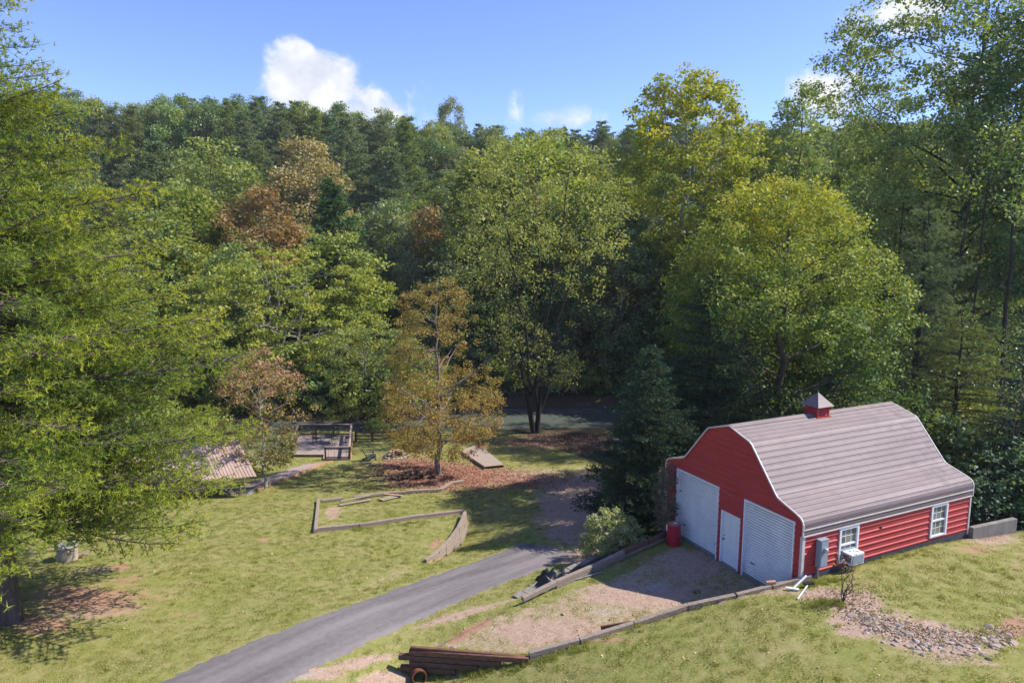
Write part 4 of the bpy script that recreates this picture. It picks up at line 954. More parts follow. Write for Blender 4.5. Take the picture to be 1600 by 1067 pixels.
# well ring
wc = pt(106, 874); wr = thing('well_ring', 'round concrete well ring with a mossy lid on the left lawn', 'well', tuple(wc))
q = MB(); q.lathe([(.42, -.1), (.42, .62), (.36, .62), (.36, -.1)], 28); put('ring', q.mesh('ring', M['well']) if 'well' in M else q.mesh('ring', mat('well_concrete', (.40, .33, .25), .9, .2, noise=.3, nscale=4, bump=.3)), wr)
q = MB(); q.lathe([(.44, .62), (.46, .64), (.46, .70), (.3, .73), (0, .74)], 28); put('lid', q.mesh('lid', mat('mossy_concrete', (.42, .42, .36), .95, .1, noise=.75, nscale=6, col2=(.10, .11, .08))), wr)
beams('flat_boards', 'two short brown boards lying beside the concrete well ring', 'boards', [(pt(118, 868, .03), pt(140, 866, .05), .3, .04, TT), (pt(116, 873, .05), pt(132, 870, .12), .22, .04, TR_)], child='board')
# swale stones
sw = thing('stone_swale', 'drainage bed of loose grey and tan stones on the right lawn', 'stones', (0, 0, 0))
path = [(1335, 958), (1372, 975), (1410, 990), (1450, 1003), (1500, 1008), (1545, 1004), (1578, 996)]
def onp(t_): i = min(len(path)-2, int(t_*(len(path)-1))); f = t_*(len(path)-1)-i; return path[i][0]+(path[i+1][0]-path[i][0])*f, path[i][1]+(path[i+1][1]-path[i][1])*f
pp = []
for i in range(290):
    a, b_ = onp(R.random()); p = pt(a+R.gauss(0, 10), b_+R.gauss(0, 1)*(7+6*math.sin((a-1320)/260*3.14)), -.012); pp.append(p)
rockset(sw, pp[:210], .055, .115); rockset(sw, pp[210:240], .10, .16); rockset(sw, pp[240:], .035, .06)
# pad stones
st = thing('fallen_stones', 'few pale stones scattered on the gravel pad before the barn', 'stones', (0, 0, 0))
rockset(st, [pt(a, b_, .02) for a, b_ in ((707, 1012), (1105, 876), (1110, 938), (880, 960), (1000, 880), (1010, 871), (1040, 900), (875, 805), (878, 800))], .05, .11)
# ------------------------------------------------------------------ plants: generators
def unit(a): return a/np.maximum(np.linalg.norm(a, axis=-1, keepdims=True), 1e-9)
def leaves_mesh(name, C_, size, up, g, var, m_, out=None, tri=False, elong=1.5):
    """small folded leaf blades at centres C_"""
    n = len(C_); nr = unit(g.normal(size=(n, 3))+np.array([0, 0, up])+(0 if out is None else out))
    t_ = unit(np.cross(nr, unit(g.normal(size=(n, 3))))); b_ = np.cross(nr, t_)
    s = (size*g.uniform(.65, 1.3, n))[:, None]
    a = C_-t_*s*.5*elong**.5; c = C_+t_*s*.5*elong**.5; w_ = s*.5/elong**.5
    p = C_+b_*w_+nr*s*.12; q_ = C_-b_*w_+nr*s*.12
    if tri:
        V = np.stack([a, p, c], 1).reshape(-1, 3); f = np.arange(n*3).reshape(-1, 3); vv = np.repeat(var, 3)
    else:
        V = np.stack([a, p, c, q_], 1).reshape(-1, 3); f = np.arange(n*4).reshape(-1, 4); vv = np.repeat(var, 4)
    return mesh_np(name, V, f, [m_], vv)
class Tubes:
    def __init__(s): s.V = []; s.Fc = []; s.n = 0; s.batch = {}
    def add(s, P, r, k=5):
        P = np.asarray(P, float); r = np.broadcast_to(np.asarray(r, float), (len(P),)); s.batch.setdefault((len(P), k), []).append((P, r))
    def flush(s):
        for (m_, k), items in s.batch.items():
            P = np.stack([a for a, _ in items]); r = np.stack([b for _, b in items]); T = np.empty_like(P)
            T[:, 1:-1] = P[:, 2:]-P[:, :-2]; T[:, 0] = P[:, 1]-P[:, 0]; T[:, -1] = P[:, -1]-P[:, -2]; T = unit(T)
            up = np.abs(T[..., 2]).mean(axis=1) < .8; ref = np.where(up[:, None], np.array([0, 0, 1.]), np.array([1., 0, 0]))[:, None]
            A = unit(np.cross(T, np.broadcast_to(ref, T.shape))); B = np.cross(T, A); an = np.arange(k)*2*np.pi/k
            V = P[:, :, None]+(A[:, :, None]*np.cos(an)[None, None, :, None]+B[:, :, None]*np.sin(an)[None, None, :, None])*r[:, :, None, None]
            c = np.arange(len(items))[:, None, None]*m_*k; i = np.arange(m_-1)[None, :, None]*k; j = np.arange(k)[None, None]; j2 = (j+1) % k
            f = np.stack(np.broadcast_arrays(c+i+j, c+i+j2, c+i+k+j2, c+i+k+j), -1).reshape(-1, 4)+s.n
            s.V.append(V.reshape(-1, 3)); s.Fc.append(f); s.n += len(items)*m_*k
        s.batch = {}
    def mesh(s, name, m_): s.flush(); return mesh_np(name, np.concatenate(s.V), np.concatenate(s.Fc), [m_], smooth=True)
def curve(a, b_, sag, n, g, wob=.03):
    t_ = np.linspace(0, 1, n)[:, None]; L_ = np.linalg.norm(b_-a)
    return a+(b_-a)*t_+np.array([0, 0, 1.])*sag*L_*4*t_*(1-t_)+g.normal(size=(n, 3))*wob*L_*np.minimum(t_, 1-t_)*2
PROF = {'round': [(0, .45), (.15, .8), (.4, 1), (.65, .92), (.85, .65), (1, .2)],
        'cone': [(0, .85), (.15, 1), (.4, .85), (.7, .5), (.9, .22), (1, .03)],
        'tall': [(0, .35), (.2, .7), (.45, .95), (.7, 1), (.88, .72), (1, .25)],
        'vase': [(0, .2), (.3, .6), (.6, .95), (.8, 1), (.93, .7), (1, .3)],
        'egg': [(0, .6), (.2, 1), (.45, .95), (.6, .72), (.8, .58), (.93, .45), (1, .15)],
        'spread': [(0, .7), (.3, 1), (.55, 1), (.8, .8), (1, .35)],
        'bush': [(0, .75), (.3, 1), (.6, .95), (.85, .65), (1, .2)]}
def broadleaf(seed, Ht, Rr, cb=.25, prof='round', ncl=260, lpc=60, leaf=.2, cr=.7, nlimb=14, tr=None, shell=.55, gap=.0, up=.7, lean=(0, 0), stems=1, fan=.12, tri=False, lobes=.22, twk=4, flat=.65, kbr=5, ztint=.0, rise=.35):
    g = np.random.default_rng(seed); tr = tr or Ht*.016
    pr = PROF[prof]; px_, py_ = zip(*pr)
    ph = g.uniform(0, 6.28, 6)
    def env(t_, a): return np.interp(t_, px_, py_)*Rr*(1+lobes*(np.sin(2*a+ph[0]+t_*3)*.5+np.sin(3*a+ph[1]-t_*5)*.35+np.sin(5*a+ph[2]+t_*9)*.3))
    # clump centres
    C_ = []
    while len(C_) < ncl:
        t_ = g.uniform(0, 1, ncl*3); a = g.uniform(0, 6.283, ncl*3); r = np.maximum(g.uniform(0, 1, ncl*3)**.5, g.uniform(shell, 1, ncl*3)*(g.random(ncl*3) < .6)); wgt = env(t_, a)/(Rr*1.25); keep = g.random(ncl*3) < wgt
        e = env(t_, a); x = np.cos(a)*e*r; y = np.sin(a)*e*r; z = Ht*(cb+(1-cb)*t_)-(r**2)*(1-t_)*Rr*.12
        if gap > 0:
            s = Rr*.42; nzv = np.sin(x/s+ph[3])*np.cos(y/s*1.2+ph[4])+np.sin(z/s*1.1+ph[5])*.9+np.sin((x+y+z)/s*1.9)*.4; keep &= nzv > (-1.6+gap*2)
        P = np.stack([x+lean[0]*z/Ht, y+lean[1]*z/Ht, z], 1)[keep]; C_ += list(P)
    C_ = np.array(C_[:ncl])
    T = Tubes(); nodes = []; nrad = []
    for k in range(stems):
        fa = k*6.283/max(1, stems)+g.uniform(-.4, .4); f_ = fan*Ht if stems > 1 else 0
        top = np.array([lean[0]*.95+math.cos(fa)*f_, lean[1]*.95+math.sin(fa)*f_, Ht*(.93 if stems == 1 else g.uniform(.8, .97))]); base = np.array([math.cos(fa), math.sin(fa), 0])*(tr*1.3 if stems > 1 else 0)
        n = 14; t_ = np.linspace(0, 1, n); P = base+(top-base)*np.stack([t_**1.3, t_**1.3, t_], 1); P[1:-1] += g.normal(size=(n-2, 3))*np.array([1, 1, 0])*Ht*.008
        P[0, 2] -= .4; rad = tr*(1-t_*.88); rad[0] *= 1.45; T.add(P, rad, 9 if Ht > 8 else 7)
        for q_ in range(2, n): nodes.append(P[q_]); nrad.append(rad[q_])
        for i in range(nlimb//stems):
            ti = g.uniform(max(.04, cb*.8), .86); a = i*2.399+g.uniform(-.4, .4)+k; p0 = np.array([np.interp(ti, t_, P[:, 0]), np.interp(ti, t_, P[:, 1]), np.interp(ti, t_, P[:, 2])])
            tt = min(1, max(0, (ti-cb)/(1-cb)+.12)); L_ = float(env(tt, a))*g.uniform(.6, .92); p1 = p0+np.array([math.cos(a)*L_, math.sin(a)*L_, L_*g.uniform(rise*.6, rise*1.6)]); p1[2] = min(p1[2], Ht*.97)
            Q = curve(p0, p1, -.05 if rise > .2 else .06, 7, g); r0 = max(.02, tr*(1-ti*.8)*.5); rq = r0*np.linspace(1, .25, 7); T.add(Q, rq, 6)
            for j in range(2, 7): nodes.append(Q[j]); nrad.append(rq[j])
    nodes = np.array(nodes); nrad = np.array(nrad)
    # connect each clump to the skeleton, near first so that branches chain
    core = nodes.copy(); d0 = np.min(np.linalg.norm(C_[:, None]-core[None], axis=2), axis=1); order = np.argsort(d0); cnt = len(nodes); nodes = np.vstack([nodes, np.zeros((2*ncl+2, 3))]); nrad = np.r_[nrad, np.zeros(2*ncl+2)]
    for i in order:
        c = C_[i]; df = nodes[:cnt]-c; dd = np.sqrt(np.einsum('ij,ij->i', df, df))+np.maximum(0, df[:, 2])*.8; j = int(np.argmin(dd)); p0 = nodes[j]
        if np.linalg.norm(c-p0) < .1: continue
        r0 = min(nrad[j]*.75, .05*Ht/12+.01); Q = curve(p0, c, .04, 4, g, .05); T.add(Q, [r0, r0*.75, r0*.55, r0*.35], 4 if r0 > .02 else 3)
        nodes[cnt] = Q[2]; nodes[cnt+1] = c; nrad[cnt] = r0*.55; nrad[cnt+1] = r0*.4; cnt += 2
        for _ in range(twk):
            e_ = c+unit(g.normal(size=3)+np.array([0, 0, .3]))*cr*g.uniform(.6, 1.05); T.add([c, (c+e_)/2+g.normal(size=3)*.05*cr, e_], [max(.006, r0*.35), max(.005, r0*.25), .003], 3)
    # leaves
    n = ncl*lpc; ci = np.repeat(np.arange(ncl), lpc); rr = unit(g.normal(size=(n, 3)))*(g.uniform(0, 1, n)**.45)[:, None]; sc = (g.uniform(.7, 1.3, ncl)*cr)[ci][:, None]
    P = C_[ci]+rr*sc*np.array([1, 1, flat])+g.normal(size=(n, 3))*cr*.08; cv = g.normal(0, .13, ncl)[ci]
    outw = P-np.array([0, 0, Ht*(cb+.3*(1-cb))]); outw = unit(outw)*.5
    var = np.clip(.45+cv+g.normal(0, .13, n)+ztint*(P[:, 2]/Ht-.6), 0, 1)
    return T, (P, leaf, up, g, var, outw, tri)
def mk_broad(name_seed, bark, leafm, **k):
    T, a = broadleaf(name_seed, **k); P, leaf, up, g, var, outw, tri = a
    return T.mesh('trunk', bark), leaves_mesh('crown', P, leaf, up, g, var, leafm, outw, tri)
def pine(seed, Ht, Rmax, lvl, prof, bark, leafm, whorl=.8, per=5, droop=.18, rise=.22, blspace=.3, tufts=.2, needles=18, nl=.16, nw=.016, bl=.36, tr=None, z0=.1, spread=.75, upn=.35, lean=(0, 0), cap=450000, start=.22, vup=0, zj=.12, jit=.03, lmin=.62, skip=False, low=0):
    """conifer: whorls of limbs, side branchlets in flat sprays, needle tufts. prof: [(height fraction, radius)]"""
    g = np.random.default_rng(seed); tr = tr or Ht*.017; T = Tubes()
    n = 16; t_ = np.linspace(0, 1, n); P = np.stack([lean[0]*t_, lean[1]*t_, Ht*t_], 1); P[1:-1, :2] += g.normal(size=(n-2, 2))*.04; P[0, 2] = -.5; rad = tr*(1-t_*.93); rad[0] *= 1.25; T.add(P, rad, 10)
    hx, hy = zip(*prof); tc_, td_, tv_ = [], [], []
    z = z0*Ht; a0 = 0
    while z < Ht*.985:
        h = z/Ht; Rl = np.interp(h, hx, hy); a0 += g.uniform(.5, 1.1)
        for i in range(per):
            if g.random() < .08: continue
            a = a0+i*6.283/per+g.uniform(-.3, .3); L_ = Rl*g.uniform(lmin, 1.12)
            if skip and h < .18 and math.sin(a) < -.05: continue
            if L_ < .15: L_ = .15
            zz_ = z+g.uniform(-.5, .5)*whorl; d = np.array([math.cos(a), math.sin(a), 0]); pr_ = np.array([-d[1], d[0], 0])
            m_ = 8; s = np.linspace(0, 1, m_); rs = rise*(.4+1.6*h)+g.uniform(-.06, .06); dr = droop*(1.2-h)+low*max(0, .24-h)*2.2
            Q = np.array([lean[0]*h, lean[1]*h, zz_])+d*(s*L_)[:, None]+pr_*(np.sin(s*3+g.uniform(0, 6))*L_*.04)[:, None]; Q[:, 2] += L_*(rs*s-dr*s*s+max(0, dr*.55)*s**4)
            r0 = max(.012, min(tr*.35, L_*.012)); T.add(Q, r0*(1-s*.8), 5)
            k = max(2, int(L_*(1-start)/blspace)); cvb = g.normal(0, .1)
            for j in range(k+1):
                sj = start+(1-start)*(j+g.uniform(-.3, .3))/k; sj = min(1, max(.1, sj)); p = np.array([np.interp(sj, s, Q[:, q_]) for q_ in range(3)])
                sides = (1, -1) if j < k else (0,)
                for sd_ in sides:
                    l_ = (L_*bl*(1.1-sj*.85)+.22)*g.uniform(.65, 1.2) if sd_ else .3
                    dd = unit(d*g.uniform(.6, 1.0)+pr_*sd_*g.uniform(.7, 1.0)+np.array([0, 0, g.uniform(-zj, zj*1.5)])); e_ = p+dd*l_; e_[2] -= droop*l_*.25
                    T.add([p, e_], [max(.005, r0*.3), .004], 3)
                    q_n = max(2, int(l_/tufts)); u_ = np.linspace(.25 if sd_ else 0, 1, q_n)[:, None]
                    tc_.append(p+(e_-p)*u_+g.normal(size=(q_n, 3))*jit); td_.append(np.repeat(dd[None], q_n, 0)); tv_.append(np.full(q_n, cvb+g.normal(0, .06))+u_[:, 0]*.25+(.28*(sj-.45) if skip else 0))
        z += whorl*(1-.35*h)*g.uniform(.8, 1.2)*(.72 if skip and h < .32 else 1)
    tc_ = np.concatenate(tc_); td_ = np.concatenate(td_); tv_ = np.concatenate(tv_)
    nd = int(min(needles, cap/len(tc_))); nd = max(nd, 3)
    c = np.repeat(tc_, nd, 0); d = np.repeat(td_, nd, 0); v = np.repeat(tv_, nd)
    dr_ = unit(d*.8+g.normal(size=c.shape)*spread+np.array([0, 0, upn])); ln = (nl*g.uniform(.7, 1.2, len(c)))[:, None]
    sd2 = unit(np.cross(dr_, g.normal(size=c.shape)))*nw*.5
    V = np.stack([c-sd2, c+sd2, c+dr_*ln], 1).reshape(-1, 3); f = np.arange(len(V)).reshape(-1, 3)
    var = np.clip(.4+v+g.normal(0, .1, len(c)), 0, 1)
    print('pine', seed, 'tufts', len(tc_), 'needles', len(c))
    return T.mesh('trunk', bark), mesh_np('crown', V, f, [leafm], np.repeat(var, 3))
ROT = {}
def plant(name, label, cat, meshes, loc, rz=0, s=1, group=None, names=('trunk', 'crown')):
    t_ = thing(name, label, cat, loc, rz, group); t_.scale = (s,)*3 if isinstance(s, (int, float)) else s
    for nm, me in zip(names, meshes): put(nm, me, t_)
    return t_
def spot(px, Y):
    """ground point at this bearing and distance"""
    x = (px-800)/F*(Y*math.cos(TH)+(CAMZ+3)*math.sin(TH)); return Vector((x, Y, hz(x, Y)))
def top_h(p, py):
    """height a plant on p needs for its tip to show at image row py"""
    b = -(py-533.5)/F; e = math.atan(b)-TH; return CAMZ+p.y*math.tan(e)-p.z
def m_per_px(p): return p.y/F

# ------------------------------------------------------------------ leaf colours
LM = {
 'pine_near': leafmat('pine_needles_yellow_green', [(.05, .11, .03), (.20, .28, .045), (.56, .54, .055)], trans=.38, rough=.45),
 'pine_blue': leafmat('pine_needles_blue_green', [(.085, .13, .065), (.155, .21, .095), (.25, .30, .13)], trans=.25),
 'pine_green': leafmat('pine_needles_green', [(.09, .135, .045), (.185, .24, .065), (.30, .34, .09)], trans=.25),
 'pine_dark': leafmat('dark_pine_needles', [(.03, .075, .035), (.07, .135, .05), (.13, .20, .065)], trans=.25),
 'hemlock': leafmat('hemlock_needles', [(0.018, 0.048, 0.028), (0.044, 0.092, 0.044), (0.086, 0.144, 0.052)], trans=.15),
 'spruce': leafmat('spruce_needles_teal', [(0.022, 0.048, 0.038), (0.042, 0.084, 0.066), (0.072, 0.120, 0.090)], trans=.15),
 'yellowgreen': leafmat('maple_leaves_yellow_green', [(.055, .10, .03), (.125, .205, .05), (.26, .32, .06), (.44, .43, .065)], rough=.55, spec=.2),
 'gold': leafmat('golden_green_leaves', [(.10, .16, .035), (.22, .275, .05), (.38, .38, .055), (.48, .38, .07)], rough=.55, trans=.38, pos=[0, .4, .75, 1]),
 'golden': leafmat('bright_golden_leaves', [(.12, .16, .03), (.28, .31, .045), (.46, .43, .05), (.52, .38, .06)], rough=.55, trans=.4, pos=[0, .4, .75, 1]),
 'olive': leafmat('olive_leaves', [(0.106, 0.149, 0.043), (0.213, 0.263, 0.071), (0.355, 0.376, 0.099), (0.469, 0.412, 0.142)], rough=.55, trans=.36),
 'green': leafmat('green_leaves', [(.09, .14, .045), (.18, .25, .075), (.29, .36, .10), (.42, .42, .12)], rough=.48, spec=.3),
 'deepgreen': leafmat('deep_green_leaves', [(.06, .11, .045), (.12, .19, .07), (.20, .28, .10), (.33, .36, .12)], rough=.42, spec=.35),
 'orange': leafmat('orange_autumn_leaves', [(.18, .21, .045), (.34, .29, .06), (.43, .32, .08), (.47, .28, .10)], rough=.5),
 'rust': leafmat('rust_red_leaves', [(.13, .13, .045), (.25, .18, .07), (.32, .20, .085), (.34, .17, .08)], rough=.5),
 'tan': leafmat('tan_leaves', [(.19, .19, .07), (.34, .28, .12), (.44, .32, .17)], rough=.55),
 'pinkish': leafmat('pink_orange_leaves', [(0.179, 0.179, 0.037), (0.294, 0.231, 0.063), (0.420, 0.252, 0.126), (0.462, 0.284, 0.179)], rough=.5),
 'pale': leafmat('pale_green_leaves', [(0.114, 0.156, 0.071), (0.227, 0.270, 0.121), (0.355, 0.383, 0.185)], rough=.45),
 'variegated': leafmat('variegated_leaves', [(.15, .20, .075), (.31, .36, .14), (.50, .52, .27), (.75, .73, .55)], rough=.5, pos=[0, .4, .75, 1]),
 'ivy': leafmat('brown_vine', [(0.070, 0.060, 0.030), (0.160, 0.120, 0.075), (0.240, 0.180, 0.120)], rough=.8, trans=.1),
}

# ------------------------------------------------------------------ foreground white pine
p = spot(15, 24.3); p = Vector(atz(15, 970, -1.0)+(hz(*atz(15, 970, -1.0)),))
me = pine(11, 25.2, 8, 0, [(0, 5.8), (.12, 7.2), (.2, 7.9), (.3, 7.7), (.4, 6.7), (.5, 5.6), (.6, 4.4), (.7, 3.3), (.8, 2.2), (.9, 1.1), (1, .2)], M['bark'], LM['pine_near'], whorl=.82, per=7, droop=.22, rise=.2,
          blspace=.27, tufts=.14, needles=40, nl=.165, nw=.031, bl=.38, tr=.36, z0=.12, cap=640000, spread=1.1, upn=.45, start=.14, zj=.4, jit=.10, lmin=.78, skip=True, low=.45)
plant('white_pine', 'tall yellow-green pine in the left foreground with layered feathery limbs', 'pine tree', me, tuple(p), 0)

# ------------------------------------------------------------------ trees with a place of their own
def own(name, label, px, Y, top, halfw, seed, bark, lm, names=('trunk', 'crown'), cat='tree', group=None, rz=0, **k):
    p = spot(px, Y); Ht = top_h(p, top); Rr = halfw*math.hypot(Y, CAMZ)/F
    me = mk_broad(seed, bark, LM[lm], Ht=Ht, Rr=Rr, **k); return plant(name, label, cat, me, tuple(p), rz, 1, group)
def ownpine(name, label, px, Y, top, halfw, seed, bark, lm, prof, cat='conifer', group=None, **k):
    p = spot(px, Y); Ht = top_h(p, top); Rr = halfw*Y/F
    me = pine(seed, Ht, Rr, 0, [(a, b*Rr) for a, b in prof], bark, LM[lm], **k); return plant(name, label, cat, me, tuple(p), seed*1.3, 1, group)
PCONE = [(0, .8), (.12, 1), (.35, .85), (.6, .58), (.8, .33), (.95, .12), (1, .03)]
PW = [(0, .6), (.2, .95), (.45, 1), (.65, .8), (.85, .45), (1, .08)]
# orange tree
op = pt(687, 741)
T_ = top_h(op, 434)
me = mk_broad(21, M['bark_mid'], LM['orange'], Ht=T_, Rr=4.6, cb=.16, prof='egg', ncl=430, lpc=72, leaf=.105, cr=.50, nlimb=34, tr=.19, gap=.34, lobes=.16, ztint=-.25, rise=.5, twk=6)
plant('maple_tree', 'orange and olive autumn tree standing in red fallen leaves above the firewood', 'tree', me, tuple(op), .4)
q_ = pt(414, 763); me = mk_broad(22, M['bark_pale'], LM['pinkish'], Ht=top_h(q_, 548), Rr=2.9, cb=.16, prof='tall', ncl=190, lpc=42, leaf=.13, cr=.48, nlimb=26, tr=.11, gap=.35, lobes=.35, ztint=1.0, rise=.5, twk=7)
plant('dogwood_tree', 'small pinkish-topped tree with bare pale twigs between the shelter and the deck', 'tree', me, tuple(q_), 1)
own('river_tree', 'wide olive-yellow tree with pale forked trunks across the river behind the deck', 450, 76, 392, 150, 23, M['bark_pale'], 'gold', cb=.3, prof='spread', ncl=420, lpc=56, leaf=.26, cr=.95, nlimb=26, tr=.3, gap=.38, stems=3, fan=.2, rise=.25, twk=5, flat=.4)
own('leaning_tree', 'low olive tree arching over the river behind the deck and fence', 570, 73.5, 500, 120, 24, M['bark_pale'], 'olive', cb=.06, prof='spread', ncl=280, lpc=56, leaf=.2, cr=.8, nlimb=20, tr=.2, gap=.25, lean=(1, -4), rise=.2, twk=5, flat=.45)
sp_ = pt(838, 676)
me = mk_broad(25, M['bark_dark'], LM['olive'], Ht=top_h(sp_, 208), Rr=7.9, cb=.18, prof='tall', ncl=520, lpc=34, leaf=.19, cr=.8, nlimb=45, tr=.17, gap=.45, stems=5, fan=.2, rise=.6, twk=6, flat=.8)
plant('river_birch', 'tall airy olive tree with four dark stems fanning up from the river bank', 'tree', me, tuple(sp_), .3)
own('sycamore_tree', 'tall golden-green tree rising above the forest right of the middle', 1062, 84, 116, 112, 26, M['bark_pale'], 'golden', cb=.25, prof='tall', ncl=560, lpc=64, leaf=.34, cr=1.15, nlimb=34, tr=.42, gap=.28, rise=.6, lobes=.3, twk=3, ztint=.3)
own('dark_river_tree', 'dark green leafy tree left of the tall golden-green one', 965, 80, 330, 70, 27, M['bark_pale'], 'deepgreen', cb=.1, prof='tall', ncl=320, lpc=54, leaf=.3, cr=1.0, nlimb=24, tr=.28, gap=.25, rise=.5)
p_ = Vector((16.2, 40.5, hz(16.2, 40.5))); 
me = mk_broad(28, M['bark'], LM['yellowgreen'], Ht=top_h(p_, 282), Rr=7.9, cb=.02, prof='bush', ncl=840, lpc=108, leaf=.155, cr=.88, nlimb=40, tr=.3, gap=.16, rise=.45, lobes=.36, ztint=1.25)
plant('barn_maple', 'big rounded yellow-green tree directly behind the barn roof', 'tree', me, tuple(p_), .9)
# dark conifers left of the barn
ownpine('hemlock_tree', 'dark green conifer drooping to the ground left of the barn', 1008, 32.4, 540, 112, 31, M['bark_dark'], 'hemlock', PCONE, whorl=.34, per=6, droop=.42, rise=.10, blspace=.2, tufts=.14, needles=16, nl=.13, nw=.036, bl=.4, z0=.02, cap=170000, spread=.6, upn=-.05, start=.2)
ownpine('tall_hemlock_tree', 'taller dark conifer beneath the big yellow-green tree behind the barn', 1098, 37.5, 420, 140, 32, M['bark_dark'], 'hemlock', PCONE, whorl=.5, per=6, droop=.36, rise=.12, blspace=.27, tufts=.19, needles=14, nl=.17, nw=.046, bl=.42, z0=.03, cap=170000, spread=.6, upn=-.05, start=.2)
ownpine('river_hemlock_tree', 'dark feathery conifer by the dock at the water', 1012, 44, 520, 50, 33, M['bark_dark'], 'hemlock', PCONE, whorl=.5, per=6, droop=.36, rise=.12, blspace=.27, tufts=.2, needles=14, nl=.19, nw=.05, bl=.4, z0=.03, cap=90000, spread=.6, upn=-.05, start=.2)
own('barn_side_shrub', 'dark green shrub crowding the left corner of the barn', 1032, 31.4, 712, 36, 34, M['bark_dark'], 'hemlock', cb=.05, prof='bush', ncl=150, lpc=50, leaf=.11, cr=.35, nlimb=14, tr=.05, cat='shrub')
own('vine', 'tangled brown vine climbing the left corner of the barn', 1036, 27.6, 728, 17, 35, M['bark_mid'], 'ivy', cb=.05, prof='tall', ncl=90, lpc=26, leaf=.07, cr=.25, nlimb=12, tr=.025, cat='vine', twk=12)
# right group
own('tulip_tree', 'very tall dark green tree reaching out of the top right corner', 1480, 62, -95, 195, 41, M['bark_dark'], 'green', cb=.3, prof='tall', ncl=1100, lpc=64, leaf=.25, cr=1.1, nlimb=44, tr=.42, gap=.2, rise=.5, lobes=.25, twk=4)
own('tall_oak_tree', 'tall dark tree with glossy leaves at the right edge of the picture', 1600, 54, -20, 130, 42, M['bark_dark'], 'deepgreen', cb=.36, prof='tall', ncl=620, lpc=60, leaf=.24, cr=1.0, nlimb=36, tr=.4, gap=.2, rise=.5, twk=4)
own('slender_tree', 'slim-crowned green tree between the golden tree and the tall right-hand trees', 1232, 88, 130, 62, 43, M['bark'], 'green', cb=.3, prof='tall', ncl=260, lpc=52, leaf=.32, cr=1.1, nlimb=24, tr=.3, gap=.3, rise=.6)
own('leafy_forest_tree', 'dark olive tree filling the gap behind the big rounded tree', 1290, 74, 245, 95, 44, M['bark_dark'], 'green', cb=.2, prof='round', ncl=380, lpc=54, leaf=.3, cr=1.1, nlimb=26, tr=.3, gap=.2)
own('shade_tree', 'dark leafy tree standing low behind the tall right-hand trunks', 1395, 70, 300, 100, 45, M['bark_dark'], 'deepgreen', cb=.3, prof='spread', ncl=340, lpc=50, leaf=.3, cr=1.1, nlimb=26, tr=.3, gap=.3)
ownpine('soft_pine_tree', 'soft green pine rising behind the right end of the barn roof', 1418, 46, 322, 92, 46, M['bark_dark'], 'pine_blue', PW, whorl=.8, per=6, droop=.15, rise=.25, blspace=.33, tufts=.24, needles=14, nl=.24, nw=.034, bl=.36, z0=.12, cap=150000, start=.25)
ownpine('shaded_pine_tree', 'dark olive pine with drooping limbs behind the far corner of the barn', 1480, 42, 480, 100, 47, M['bark_dark'], 'pine_green', PW, whorl=.7, per=6, droop=.3, rise=.15, blspace=.33, tufts=.24, needles=12, nl=.22, nw=.032, bl=.36, z0=.25, cap=110000, start=.2)
ownpine('spruce_tree', 'blue-green conifer at the right edge beyond the barn', 1590, 37, 440, 75, 48, M['bark_dark'], 'spruce', PCONE, whorl=.5, per=6, droop=.3, rise=.12, blspace=.28, tufts=.2, needles=12, nl=.16, nw=.034, bl=.4, z0=.2, cap=130000, spread=.6, upn=0, start=.2)
own('forest_edge_tree', 'yellow-lit leafy tree glimpsed through the dark trunks on the right', 1530, 78, 300, 110, 49, M['bark'], 'yellowgreen', cb=.05, prof='round', ncl=280, lpc=48, leaf=.32, cr=1.1, nlimb=20, tr=.25, gap=.3)
own('back_corner_tree', 'leafy green tree behind the barn between the pine and the spruce', 1500, 56, 420, 75, 50, M['bark_dark'], 'deepgreen', cb=.25, prof='spread', ncl=220, lpc=50, leaf=.24, cr=.9, nlimb=20, tr=.2, gap=.3)
